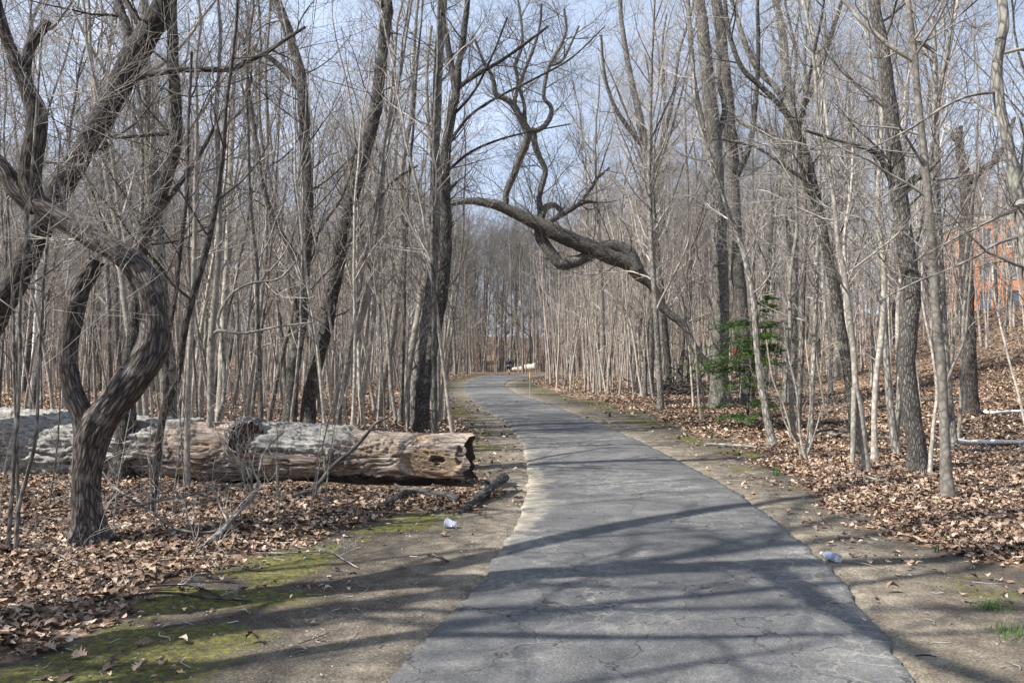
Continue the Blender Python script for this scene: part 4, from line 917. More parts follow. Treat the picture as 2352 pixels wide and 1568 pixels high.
stick('fallen_branch', 'long curving dead branch with many side twigs over the leaves in the left foreground', 'branch', [
    ln_(z1, [(165,872,4,-6.45),(300,885,4.5,-6.4),(400,950,5,-6.1),(480,1000,6.5,-6.0),(600,995,7.5,-6.0),(720,962,8,-6.1),(850,930,8.5,-6.2),(1010,900,9,-6.35),(1060,850,9,-6.5),(1150,785,10,-6.8),(1210,720,11,-7.1),(1280,640,9,-7.3),(1340,570,8.5,-7.4),(1356,510,7,-7.5),(1365,430,5,-7.5),(1400,340,4,-7.6),(1490,250,3,-7.7)]),
    ln_(z1, [(1185,735,9,-7.0),(1150,762,8.5,-7.0),(1090,778,7,-7.0),(980,775,7,-6.9),(880,732,7,-7.0),(800,672,6.5,-7.0),(700,610,6,-7.1),(590,530,5,-7.3),(500,420,3,-7.4),(380,390,2.5,-7.5)]),
    ln_(z1, [(1320,480,6,-7.45),(1250,530,6,-7.4),(1150,535,6,-7.3),(1000,580,5.5,-7.2),(850,610,5,-7.1),(700,640,5,-7.0),(570,652,4,-7.0)]),
    ln_(z1, [(1015,905,7,-6.35),(1022,960,6,-6.3),(1030,1000,6,-6.2),(1045,1050,5,-6.1)]),
    ln_(z1, [(1356,500,6,-7.5),(1300,440,4,-7.55),(1220,410,3,-7.6),(1150,270,2.5,-7.7),(1050,60,2,-7.8)]),
    ln_(z1, [(1330,560,5,-7.4),(1250,300,3,-7.6),(1180,180,2.5,-7.7)])], M_GREY, twigs=1.5, seed=3, ln=.65)
stick('fallen_branch', 'dark sticks lying flat at the edge of the moss in the left foreground', 'branch', [
    ln_(z1, [(610,1125,5,.02),(800,1098,6,.03),(950,1100,6,.02),(1150,1128,5,.02),(1320,1140,4,.015)]), ln_(z1, [(780,1062,5,.03),(900,1055,5,.04),(1000,1058,5,.03),(1085,1085,4,.02),(1180,1125,3,.02)])], M_CHAR, twigs=.8, seed=5, ln=.25)
stick('fallen_branch', 'forked pale stick on the sandy moss below the leaves in the left foreground', 'branch', [
    ln_(z2, [(180,845,2.5,.02),(260,860,3,.03),(370,870,3.5,.03),(450,915,3.5,.03),(540,965,3,.01)]), ln_(z2, [(0,885,3,.02),(150,885,3.5,.02),(370,878,3,.03)])], M_GREY, twigs=.6, seed=6, ln=.2)
stick('fallen_branch', 'thick broken limb stump tilting up to the right of the cut end of the log', 'branch', [
    ln_(z2, [(1302,490,22,.16),(1270,508,21,.15),(1220,552,19,.10),(1160,600,18,.07),(1110,640,16,.05),(1070,672,12,.02)]), ln_(z2, [(1240,530,8,.12),(1200,505,6,.2)])], M_DARK, seed=7, bump=.2, sides=18)
stick('fallen_branch', 'smooth grey limb lying along the foot of the log toward its cut end', 'branch', [
    ln_(z2, [(1062,606,16,.05),(1010,585,16,.06),(930,572,16,.06),(860,563,15,.06),(785,562,14,.06)]), ln_(z2, [(785,566,14,.07),(760,545,9,.1),(730,525,6,.12)])], M_GREY, seed=8, sides=16)
stick('fallen_branch', 'dark curved limb half sunk in the leaves in front of the log', 'branch', [
    ln_(z2, [(775,572,14,.05),(730,602,15,.04),(680,628,15,.04),(620,643,14,.03),(540,656,10,.01)])], M_CHAR, seed=9, sides=16)
stick('fallen_branch', 'long dead branch propped diagonally against the middle of the log', 'branch', [
    ln_(z2, [(190,598,9,.03),(250,572,12,.06),(300,555,13,-9.1),(335,515,11,-9.15),(370,470,10,-9.2),(420,412,10,-9.3),(500,350,9,-9.4),(570,275,8,-9.5),(620,215,6,-9.6),(660,190,5,-9.65),(705,170,3,-9.7)]), ln_(z2, [(600,240,5,-9.5),(640,235,5,-9.6),(700,238,4,-9.7)])], M_GREY, twigs=.4, seed=10, ln=.35)
for i, (lab, pts, m_) in enumerate([
    ('grey fallen branch lying at the edge of the leaves below the small evergreen', ln_(z4, [(-110,312,5,.04),(0,318,6,.05),(110,326,7,.05),(240,338,5,.04)]), M_GREY),
    ('pale fallen log behind the young trees on the right, short and knobbly', ln_(z4, [(520,255,8,.08),(600,268,9,.08),(700,276,8,.08),(830,283,8,.07),(960,292,7,.06)]), M_GREY),
    ('long whitish barkless log reaching the right border behind the pale smooth tree', ln_(z4, [(1185,298,11,.08),(1300,300,10,.09),(1450,304,9,.09),(1600,300,8,.08),(1800,295,7,.08)]), M_BIRCH),
    ('thin dark log just in front of the whitish one at the right border', ln_(z4, [(1100,325,6,.06),(1200,335,6,.06),(1320,346,6,.06),(1460,345,6,.06),(1620,354,5,.05)]), M_DARK),
    ('narrow white log higher up the slope near the right border', ln_(z4, [(1285,142,6,.1),(1400,149,7,.1),(1500,146,6,.1),(1640,140,5,.1)]), M_BIRCH),
    ('dark fallen trunk lying aslant on the slope behind the broad ridged tree', ln_(z4, [(760,128,7,.15),(900,104,8,.18),(1010,82,7,.2),(1150,82,7,.2),(1300,70,6,.2)]), M_OAK),
    ('short weathered branch in the leaves left of the broad ridged tree', ln_(z4, [(655,460,6,.03),(740,488,7,.04),(850,516,5,.03)]), M_GREY),
    ('thin pale branch in the leaves at the right border', ln_(z4, [(1340,552,3,.03),(1450,545,4,.04),(1560,572,4,.03),(1640,590,3,.03)]), M_PALE),
    ('long dark branch across the slope in front of the small evergreen', ln_(z4, [(430,285,5,.08),(520,240,6,.2),(640,250,5,.15),(760,262,4,.1)]), M_DARK),
    ('grey rotten log on the slope behind the twin stemmed tree', ln_(z4, [(460,190,6,.1),(560,200,7,.1),(680,185,6,.12),(800,160,5,.1)]), M_OAK)]):
    stick('fallen_branch', lab, 'branch', [pts], m_, twigs=.25, seed=20+i, ln=.4, sides=12, bump=.14)
for i, (fn, a, b_, w, lab) in enumerate([
    (z2, (905,897), (1010,930), 5, 'short stubby twig on the sand left of the path'), (z2, (945,1108), (1045,1098), 2.5, 'thin twig at the sandy left edge of the path'),
    (z2, (175,1372), (265,1390), 4, 'pale stick on gravel near the bottom of the picture'), (z2, (225,1365), (380,1310), 2, 'long thin dark twig on gravel near the bottom of the picture'),
    (z4, (1000,1425), (1110,1430), 4, 'dark twig on bare soil in the lower right corner'), (z4, (365,1285), (430,1262), 3, 'small dark twig lying on the asphalt'),
    (z4, (640,930), (830,968), 2, 'thin pale stick lying beside the plastic bottle')]):
    p, q = fn(*a), fn(*b_); mid = ((p[0]+q[0])/2+3, (p[1]+q[1])/2-2)
    stick('twig', lab, 'twig', [[(p[0], p[1], w, .012), (mid[0], mid[1], w, .018), (q[0], q[1], w*.7, .012)]], M_PALE if i in (1, 2, 6) else M_DARK, seed=50+i, sides=8, twigs=.5 if i in (0, 3) else 0, ln=.06)

# brush pile in the middle distance right of the path
bp0 = ground(1575, 905); rs = np.random.RandomState(77); acc = Acc()
P = np.zeros((150, 7, 3)); st = rs.randn(150, 3)*np.array([1.1, .9, .25]); st[:, 2] = np.abs(st[:, 2])+.1; dv = nrm(rs.randn(150, 3)*np.array([1, .8, .3])); P[:, 0] = st
for j in range(6): dv = nrm(dv+rs.randn(150, 3)*.14); P[:, j+1] = P[:, j]+dv*.3
P[..., 2] = np.maximum(P[..., 2], .02)
tubes(acc, P, np.abs(rs.randn(150, 1))*.012+.008+np.zeros((1, 7)), 5, 9)
o = acc.build('brush_pile', M_CHAR); o.location = bp0; tag(o, 'dark tangled heap of dead branches under the arching oak', 'brush pile')

# ================================================================== LEAF LITTER
def leaves(n_try, y0, y1, dens_fn, stations, size, rs, xm=1.25, lift=.012, tiltmax=.55):
    y = np.sqrt(rs.uniform(y0**2, y1**2, n_try)); x = rs.uniform(-1, 1, n_try)*(y*.643*xm+.8)
    keep = rs.rand(n_try) < dens_fn(x, y); x, y = x[keep], y[keep]; n = len(x); z = height(x, y)
    t = np.array(stations)[:, 0]; w = np.array(stations)[:, 1]; K = len(t)
    tt_ = np.concatenate([t, t, t]); ww = np.concatenate([w*0, w, -w]); 
    ln = size*rs.uniform(.6, 1.35, (n, 1)); wd = rs.uniform(.75, 1.25, (n, 1))
    lx = (tt_-.5)[None]*ln; ly = ww[None]*ln*wd; ca = rs.uniform(-.2, 1.3, (n, 1)); cb = rs.uniform(-1.4, 1.4, (n, 1)); tw = rs.uniform(-1.2, 1.2, (n, 1))
    lz = ca*np.abs(ly)*.75 + cb*lx*lx/ln + tw*lx*ly/ln + .12*ln*np.sin(lx/ln*9+ly/ln*7+rs.rand(n, 1)*6)*.35
    yaw = rs.uniform(0, 6.28, (n, 1)); pt = rs.normal(0, tiltmax*.5, (n, 1)); rl = rs.normal(0, tiltmax*.5, (n, 1))
    y1_ = ly*np.cos(rl)-lz*np.sin(rl); z1_ = ly*np.sin(rl)+lz*np.cos(rl); x1_ = lx*np.cos(pt)+z1_*np.sin(pt); z2_ = -lx*np.sin(pt)+z1_*np.cos(pt)
    X_ = x1_*np.cos(yaw)-y1_*np.sin(yaw)+x[:, None]; Y_ = x1_*np.sin(yaw)+y1_*np.cos(yaw)+y[:, None]
    Z_ = z2_ - z2_.min(1, keepdims=True)*rs.uniform(.45, 1.0, (n, 1)) + z[:, None]+lift*rs.uniform(.1, 2.6, (n, 1))
    V = np.stack([X_, Y_, Z_], -1).reshape(-1, 3); q = []
    for i in range(K-1): q += [[i, i+1, K+i+1, K+i], [i+1, i, 2*K+i, 2*K+i+1]]
    f = (np.array(q)[None]+(np.arange(n)*3*K)[:, None, None]).reshape(-1, 4)
    return V, f, np.repeat(rs.rand(n), 3*K)
def lit_amount(x, y, sparse):
    d, s = edge_dist(x, y); b = np.where(s < 0, lit_l(y), lit_r(y)); p = np.stack([x, y, x*0], -1)
    wg = (fbm(p*1.3, 3, 41)-.5)*1.3
    a = sstep(-.14, .3, d-b+wg*.8); clump = .45+.75*fbm(p*2.1, 3, 19)
    off = (d > .02)*sparse*(.4+2.2*sstep(.5, .7, fbm(p*2.7, 2, 29)))
    under_log = (x > -9.8) & (x < -.45) & (np.abs(y-(9.80-(x+.5)*.1443)) < np.where(x > -2.6, .42, .22))
    return np.where(under_log, 0, np.maximum(a*clump, off*np.exp(-((b-d)/1.0)**2)) + (d <= .02)*.0018)
BEECH = [(0, .01), (.2, .17), (.5, .27), (.8, .15), (1, .01)]
OAK = [(0, .012), (.10, .03), (.22, .20), (.30, .10), (.42, .30), (.52, .12), (.66, .33), (.76, .14), (.88, .18), (1, .015)]
MID = [(0, .02), (.3, .26), (.6, .30), (1, .03)]
FAR = [(0, .16), (.5, .32), (1, .12)]
rs = np.random.RandomState(8)
acc = Acc()
one = lambda k: (lambda x, y: np.clip(lit_amount(x, y, k), 0, 1))
for arg in [(78000, 2.2, 15, one(.03), OAK, .080), (60000, 2.2, 15, one(.035), BEECH, .072), (42000, 2.2, 11, one(.05), [(0, .2), (.5, .35), (1, .15)], .034),
            (88000, 15, 32, one(.07), MID, .105), (84000, 32, 78, one(.03), FAR, .135)]:
    V, f, rn = leaves(*arg[:6], rs, tiltmax=.40 if arg[2] < 40 else .3, lift=.012 if arg[2] < 20 else .02); acc.add(V, f, V*1.0, rn)
m, nt, b = mat('dry_leaf'); L = nt.links
ar = N(nt, 'ShaderNodeAttribute', attribute_name='rnd'); lr = ramp(nt, [(0, (.042, .027, .02)), (.25, (.13, .083, .058)), (.54, (.25, .168, .118)), (.84, (.39, .285, .205)), (1, (.53, .43, .325))])
L.new(ar.outputs['Fac'], lr.inputs[0]); tc_ = N(nt, 'ShaderNodeTexCoord'); nn = noise(60, 3); v_ = N(nt, 'ShaderNodeMapRange'); v_.inputs[3].default_value = .7; v_.inputs[4].default_value = 1.3
L.new(nn.outputs[0], v_.inputs[0]); s_ = N(nt, 'ShaderNodeVectorMath', operation='SCALE'); L.new(lr.outputs[0], s_.inputs[0]); L.new(v_.outputs[0], s_.inputs['Scale']); L.new(s_.outputs[0], b.inputs['Base Color'])
b.inputs['Roughness'].default_value = .62; M_LEAF = m
tag(acc.build('leaf_litter', m), 'dry brown oak leaves covering the woodland floor on both sides of the path', 'dead leaves', kind='stuff')
# a few leaves one can single out
for i, (fn, px, sz, col, lab) in enumerate([
    (z4, (780,1118), .13, .62, 'curled brown leaf lying alone on the sand, close to the asphalt edge'), (z4, (545,842), .10, .7, 'light brown upturned leaf just behind the plastic bottle'),
    (z4, (850,972), .12, .85, 'flat tan leaf right of the plastic bottle'), (z4, (1300,940), .20, .97, 'large pale oak leaf standing up at the edge of the litter'),
    (z4, (1075,712), .17, .98, 'broad yellowish leaf lying flat on the bright litter'), (z4, (1470,1140), .09, 1.0, 'small whitish leaf by the green tuft at the right'),
    (z1, (750,1365), .11, .35, 'brown crumpled leaf on the moss in the left foreground'), (z1, (420,1435), .12, .75, 'long folded tan leaf on the moss near the bottom left corner'),
    (z1, (415,1270), .08, .95, 'pale star shaped leaf where moss meets litter'), (z3 := (lambda x, y: ((1200+x*.4464)*.98, 882+y*.4375)), (243,633), .10, .7, 'orange brown leaf alone on the left part of the asphalt'),
    (z3, (620,895), .05, .7, 'tiny orange leaf in the middle of the asphalt')]):
    p = gz_at(*fn(*px), .012); V, f, rn = leaves(400, 5, 6, lambda x, y: x*0+1, OAK, sz, np.random.RandomState(90+i)); k = i*7 % 200; K3 = 30
    V = V[k*K3:(k+1)*K3]*.68; V = V-V.mean(0); V[:, 2] -= V[:, 2].min(); a2 = Acc(); a2.add(V, f[:18], V, np.full(K3, col)); o = a2.build('fallen_leaf', M_LEAF); o.location = p; tag(o, lab, 'leaf')

# twig debris and pebbles on the verges
rs = np.random.RandomState(12); n = 9000; y = np.sqrt(rs.uniform(9, 20**2, n)); x = rs.uniform(-1, 1, n)*(y*.75+.8); d, s = edge_dist(x, y); b_ = np.where(s < 0, lit_l(y), lit_r(y))
k = (d > .03) & (rs.rand(n) < np.where(d < b_+.3, .55, .2)); x, y = x[k], y[k]; n = len(x); z = height(x, y)
P = np.zeros((n, 4, 3)); a = rs.uniform(0, 6.28, n); ll = rs.gamma(2, .03, n)
for j in range(4): P[:, j, 0] = x+np.cos(a)*ll*j*.4; P[:, j, 1] = y+np.sin(a)*ll*j*.4; P[:, j, 2] = z+.006+.004*rs.rand(n); a = a+rs.randn(n)*.25
acc = Acc(); tubes(acc, P, (rs.uniform(.0012, .004, (n, 1)))+np.zeros((1, 4)), 4, 5); tag(acc.build('twig_debris', M_TWIG), 'small broken twigs strewn on the bare verges', 'twigs', kind='stuff')
n = 16000; y = np.sqrt(rs.uniform(6, 13**2, n)); x = rs.uniform(-1, 1, n)*(y*.75+.8); d, s = edge_dist(x, y); b_ = np.where(s < 0, lit_l(y), lit_r(y)); k = (d > .0) & (d < b_+.2) & (rs.rand(n) < np.where(s < 0, .8, .4)*(.2+1.3*fbm(np.stack([x, y, x*0], -1)*1.7, 3, 6))); x, y = x[k], y[k]; n = len(x)
oc = np.array([[1,0,0],[-1,0,0],[0,1,0],[0,-1,0],[0,0,1],[0,0,-1]], float); of = np.array([[0,2,4],[2,1,4],[1,3,4],[3,0,4],[2,0,5],[1,2,5],[3,1,5],[0,3,5]])
sz = rs.gamma(2.2, .0022, (n, 1, 1))*rs.uniform(.6, 1.4, (n, 6, 1)); ang_ = rs.uniform(0, 6.28, n); o3 = oc[None]*sz*np.array([1, 1, .6]); ox = o3[..., 0]*np.cos(ang_)[:, None]-o3[..., 1]*np.sin(ang_)[:, None]; oy = o3[..., 0]*np.sin(ang_)[:, None]+o3[..., 1]*np.cos(ang_)[:, None]
V = np.stack([ox+x[:, None], oy+y[:, None], o3[..., 2]+height(x, y)[:, None]+.002], -1).reshape(-1, 3); acc = Acc(); acc.add(V, (of[None]+(np.arange(n)*6)[:, None, None]).reshape(-1, 3), V, np.repeat(rs.rand(n), 6))
m, nt, b = mat('pebble'); ar = N(nt, 'ShaderNodeAttribute', attribute_name='rnd'); lr = ramp(nt, [(0, (.10, .09, .08)), (.6, (.27, .25, .21)), (1, (.5, .47, .42))]); nt.links.new(ar.outputs['Fac'], lr.inputs[0]); nt.links.new(lr.outputs[0], b.inputs['Base Color'])
tag(acc.build('gravel', m), 'fine loose gravel on the bare ground beside the asphalt', 'gravel', kind='stuff')

# moss and grass
def blades(n, fx, hgt, wid, rs, lean=.5, curve=.4, zf=height):
    x, y = fx(n); n = len(x); z = zf(x, y)-.003; a = rs.uniform(0, 6.28, n); h = hgt*rs.uniform(.5, 1.3, n); b2 = rs.uniform(0, 6.28, n); lx = np.cos(b2)*lean*rs.rand(n)*h; ly = np.sin(b2)*lean*rs.rand(n)*h
    w = wid*rs.uniform(.7, 1.3, n); ca, sa = np.cos(a)*w, np.sin(a)*w; V = np.zeros((n, 6, 3))
    for j, (t, ww) in enumerate([(0, 1), (.55, .8), (1, .12)]):
        for k, sg_ in enumerate((-1, 1)):
            V[:, 2*j+k, 0] = x+sg_*ca*ww+lx*(t+curve*t*t); V[:, 2*j+k, 1] = y+sg_*sa*ww+ly*(t+curve*t*t); V[:, 2*j+k, 2] = z+h*(t-curve*.35*t*t)
    f = (np.array([[0, 1, 3, 2], [2, 3, 5, 4]])[None]+(np.arange(n)*6)[:, None, None]).reshape(-1, 4); return V.reshape(-1, 3), f, np.repeat(rs.rand(n), 6)
def moss_spots(n0, ymax):
    def fx(n):
        y = np.sqrt(rs.uniform(9, ymax**2, n0)); x = rs.uniform(-1, 1, n0)*(y*.72+.8); d, s = edge_dist(x, y); b_ = np.where(s < 0, lit_l(y), lit_r(y)); p = np.stack([x, y, x*0], -1)
        wg = (fbm(p*1.3, 3, 41)-.5)*1.3; bd = sstep(.3, .7, (d+wg*.4)/b_)*(1-sstep(-.16, .2, d-b_+wg*.8)); mm = bd*sstep(.44, .58, fbm(p*1.1, 4, 77)+np.where((s < 0) & (y < 5.6), .10, np.where((s < 0) & (y < 9), -.035, -.05))+np.where(s > 0, .0, 0))*sstep(.42, .6, fbm(p*9, 3, 14))
        k = (rs.rand(n0) < mm) & (d > .05); return x[k], y[k]
    return fx
rs = np.random.RandomState(31); acc = Acc(); V, f, rn = blades(0, moss_spots(150000, 14), .011, .0022, rs, 1.0); acc.add(V, f, V, rn)
m, nt, b = mat('moss'); ar = N(nt, 'ShaderNodeAttribute', attribute_name='rnd'); lr = ramp(nt, [(0, (.05, .05, .018)), (.6, (.14, .13, .035)), (1, (.27, .24, .08))]); nt.links.new(ar.outputs['Fac'], lr.inputs[0]); nt.links.new(lr.outputs[0], b.inputs['Base Color'])
tag(acc.build('moss', m), 'low green and ochre moss along the verges', 'moss', kind='stuff')
M_GRASS = simple('green_blade', (.065, .12, .035), .5)
rs = np.random.RandomState(44)
for i, (fn, px, n_, h_, r_, nm, lab) in enumerate([
    (z4, (270,480), 16, .17, .05, 'daffodil_shoots', 'blue green daffodil shoots at the leaf edge nearest the camera'),
    (z4, (1108,885), 5, .10, .02, 'daffodil_shoots', 'two or three short green shoots among the litter right of the bottle'),
    (z3, (515,172), 14, .22, .06, 'daffodil_shoots', 'farther clump of green shoots on the mossy bank right of the path'),
    (z3, (1045,285), 14, .20, .06, 'daffodil_shoots', 'clump of dark green shoots left of the fallen grey branch'),
    (z4, (1395,1170), 260, .035, .10, 'grass_tuft', 'small bright green grass tuft on bare soil at the right'),
    (z4, (1510,1310), 120, .06, .14, 'grass_tuft', 'wispy yellowish grass at the lower right border'),
    (z4, (700,600), 90, .05, .12, 'grass_tuft', 'thin grass tuft beside the bright litter')]):
    c0 = gz_at(*fn(*px), 0.0); a2 = Acc(); V, f, rn = blades(n_, lambda n: (rs.randn(n)*r_*.5, rs.randn(n)*r_*.5), h_, .006 if nm[0] == 'd' else .0025, rs, .35, zf=lambda x, y: x*0); a2.add(V, f, V, rn); o = a2.build(nm, M_GRASS); o.location = c0; tag(o, lab, 'plant' if nm[0] == 'd' else 'grass')

# ================================================================== SMALL EVERGREEN
def hemlock():
    p0 = gz_at(1716, 985, 0); t = empty('small_evergreen', p0, 'small dark green evergreen with drooping sprays right of the path', 'evergreen'); rs = np.random.RandomState(3); H = 3.05
    K = 14; zt = np.linspace(0, 1, K); P = np.zeros((K, 3)); P[:, 2] = zt*H; P[:, 0] = .35*zt**1.2; P[:, 1] = .1*np.sin(zt*4); tr = Acc(); tubes(tr, P[None], (.038*(1-.88*zt))[None], 8, 3, bump=.05); fo = Acc()
    n = 84; h = np.concatenate([rs.uniform(.28, .97, n-14), rs.uniform(.06, .25, 14)]); az = rs.uniform(0, 6.28, n); ln = np.interp(h, [0, .2, .5, .75, 1], [.7, .95, 1.15, .9, .22])*rs.uniform(.55, 1.15, n)
    left = np.cos(az) < 0; ln = ln*np.where(left, 1.3, .9); k = 7; Q = np.zeros((n, k+1, 3)); Q[:, 0, 0] = np.interp(h, zt, P[:, 0]); Q[:, 0, 1] = np.interp(h, zt, P[:, 1]); Q[:, 0, 2] = h*H
    d = np.stack([np.cos(az), np.sin(az), np.full(n, .18)], -1)
    for j in range(k): Q[:, j+1] = Q[:, j]+nrm(d)*(ln/k)[:, None]; d[:, 2] -= .085; d[:, :2] += rs.randn(n, 2)*.09
    tubes(tr, Q, .009*(1-.8*np.linspace(0, 1, k+1))[None]+np.zeros((n, 1)), 4, 3)
    B, Br = spawn(rs, Q, np.full((n, k+1), .004), 15, .12, 1.0, .42, .85, 4, .12, -.03, .6, .0014, lvar=.45); B[..., 2] = B[:, :1, 2]+(B[..., 2]-B[:, :1, 2])*.35
    Cc, Cr = spawn(rs, B, Br, 5, .1, 1.0, .55, .8, 2, .12, -.03, .6, .001, lvar=.4); Cc[..., 2] = Cc[:, :1, 2]+(Cc[..., 2]-Cc[:, :1, 2])*.4
    tubes(tr, B, Br, 3, 4)
    for S, m_ in ((Cc, 7), (B, 9), (Q[:, 3:], 12)):
        Nn = len(S); i_ = rs.randint(0, S.shape[1]-1, (Nn, m_)); fr = rs.rand(Nn, m_, 1); nn_ = np.arange(Nn)[:, None]; b0 = S[nn_, i_]*(1-fr)+S[nn_, i_+1]*fr; dd = nrm(S[nn_, i_+1]-S[nn_, i_])
        for sg_ in (-1, 1):
            sd = nrm(np.cross(dd, np.array([0, 0, 1.0])))*sg_; L_ = rs.uniform(.016, .032, b0.shape[:2]+(1,)); dr = nrm(dd*.6+sd+rs.randn(*b0.shape)*.22); wv_ = nrm(np.cross(dr, np.array([0, 0, 1.0])+rs.randn(*b0.shape)*.4))*.006
            V = np.stack([b0-wv_, b0+wv_, b0+dr*L_+wv_*.6, b0+dr*L_-wv_*.6], 2).reshape(-1, 3); fo.add(V, np.arange(len(V)).reshape(-1, 4), V, np.repeat(rs.rand(len(V)//4), 4))
    tr.build('trunk', M_DARK, t); m, nt, b = mat('evergreen_needles'); ar = N(nt, 'ShaderNodeAttribute', attribute_name='rnd'); lr = ramp(nt, [(0, (.035, .08, .022)), (.6, (.09, .17, .04)), (1, (.20, .29, .07))]); nt.links.new(ar.outputs['Fac'], lr.inputs[0]); nt.links.new(lr.outputs[0], b.inputs['Base Color']); b.inputs['Roughness'].default_value = .5
    fo.build('crown', m, t)
    p = at(1689, 806, p0[1]-.75); bm = bmesh.new(); bmesh.ops.create_uvsphere(bm, u_segments=10, v_segments=8, radius=.05)
    for v in bm.verts: v.co.z *= 1.5; v.co.x *= .8; v.co += Vector((math.sin(v.co.z*60)*.008, 0, -.03 if v.co.z < 0 else 0))
    me = bpy.data.meshes.new('scrap'); bm.to_mesh(me); bm.free(); o = link('red_leaf_scrap', me); me.materials.append(simple('dark_red', (.16, .03, .02), .6)); o.location = p; tag(o, 'dark red withered scrap hanging on the small evergreen', 'dead leaf')
hemlock()

# ================================================================== LITTER, STAKES
def lathe(prof, n=32, close=True):
    bm = bmesh.new(); rings = []
    for (r_, z_) in prof: rings.append([bm.verts.new((r_*math.cos(2*math.pi*i/n), r_*math.sin(2*math.pi*i/n), z_)) for i in range(n)])
    for a_, b2 in zip(rings[:-1], rings[1:]):
        for i in range(n): bm.faces.new((a_[i], a_[(i+1) % n], b2[(i+1) % n], b2[i]))
    return bm
def to_obj(bm, name, m_, parent=None):
    bmesh.ops.recalc_face_normals(bm, faces=bm.faces); me = bpy.data.meshes.new(name); bm.to_mesh(me); bm.free(); me.materials.append(m_)
    for p in me.polygons: p.use_smooth = True
    return link(name, me, parent)
m, nt, b = mat('clear_plastic'); b.inputs['Base Color'].default_value = (.80, .85, .95, 1); b.inputs['Transmission Weight'].default_value = .75; b.inputs['Roughness'].default_value = .18; b.inputs['IOR'].default_value = 1.25; b.inputs['Specular IOR Level'].default_value = .8; M_PL = m
t = empty('plastic_bottle', gz_at(1930, 1284, .033), 'crushed clear plastic bottle lying on bare soil right of the asphalt', 'bottle')
pr = [(.001, .006), (.018, .004), (.024, 0), (.031, .004), (.033, .012), (.0335, .03), (.032, .035), (.0335, .04), (.0335, .055), (.032, .06), (.0335, .065), (.0335, .10), (.033, .115), (.027, .14), (.016, .158), (.0125, .165), (.0125, .172)]
bm = lathe(pr, 36)
for v in bm.verts:
    k = math.exp(-((v.co.z-.085)/.03)**2); v.co.x *= 1-.22*k; v.co.y += .004*math.sin(v.co.z*90+v.co.x*60)*k
o = to_obj(bm, 'bottle_body', M_PL, t); bm = lathe([(.0, .188), (.013, .188), (.0145, .186), (.0145, .172), (.0, .172)], 24); o2 = to_obj(bm, 'cap', simple('white_cap', (.7, .72, .75), .4), t)
bm = lathe([(.0339, .060), (.0339, .10)], 36); to_obj(bm, 'label_band', simple('pale_blue_film', (.50, .56, .72), .3), t)
t.rotation_euler = (R(-88), 0, R(28))
t = empty('plastic_cup', gz_at(1050, 1206, .03), 'crumpled clear plastic cup lying on gravel below the fallen limbs', 'cup')
bm = lathe([(.0, .0), (.024, .0), (.028, .004), (.031, .03), (.034, .06), (.037, .09), (.040, .095), (.039, .097), (.036, .09), (.030, .03), (.026, .006)], 40)
for v in bm.verts: v.co.x *= 1+.18*math.sin(v.co.z*70+1); v.co.y *= 1-.2*math.sin(v.co.z*50+v.co.x*40)
to_obj(bm, 'cup_body', M_PL, t); bm = lathe([(.041, .094), (.043, .098), (.041, .101), (.038, .099)], 40); to_obj(bm, 'rim', simple('cloudy_plastic', (.62, .63, .66), .3), t); t.rotation_euler = (R(-84), R(8), R(72)); t.scale = (1.15, 1.15, 1.15)
M_STAKE = simple('pale_post', (.42, .36, .27), .8); M_YEL = simple('yellow_band', (.60, .36, .03), .6)
for nm, X, Y, H, lab, band in (('marker_stake', 1217, 914, 1.2, 'thin pale stake with a yellow band on the right bank of the path', .78), ('marker_stake', 1076, 875, .95, 'short pale stake on the left bank near the far bend', None)):
    t = empty(nm, gz_at(X, Y, 0), lab, 'stake'); acc = Acc(); P = np.array([[0, 0, -.1], [.004, 0, H*.5], [.012, 0, H]]); tubes(acc, P[None], np.array([[.014, .014, .011]]), 8, 1, cap=True); acc.build('post', M_STAKE, t)
    if band: acc = Acc(); P = np.array([[.008, 0, H*band-.1], [.009, 0, H*band], [.010, 0, H*band+.1]]); tubes(acc, P[None], np.array([[.03, .034, .028]]), 10, 1, cap=True); acc.build('band', M_YEL, t)
# far log by the bend
acc = Acc(); a0 = at(1172, 850, 97.0); b0 = at(1232, 841, 95.0); P = np.linspace(a0, b0, 14)-a0; P[:, 2] += .05*np.sin(np.arange(14)); t = empty('fallen_log', (a0[0], a0[1], hz(a0[0], a0[1])), 'pale fallen log far off behind the jogger at the bend', 'log'); P[:, 2] += a0[2]-hz(a0[0], a0[1])
tubes(acc, P[None], np.linspace(.22, .42, 14)[None], 18, 4, bump=.15, bfreq=4, cap=True); acc.build('log_body', simple('pale_log_wood', (.52, .45, .38), .9, scale=4), t)

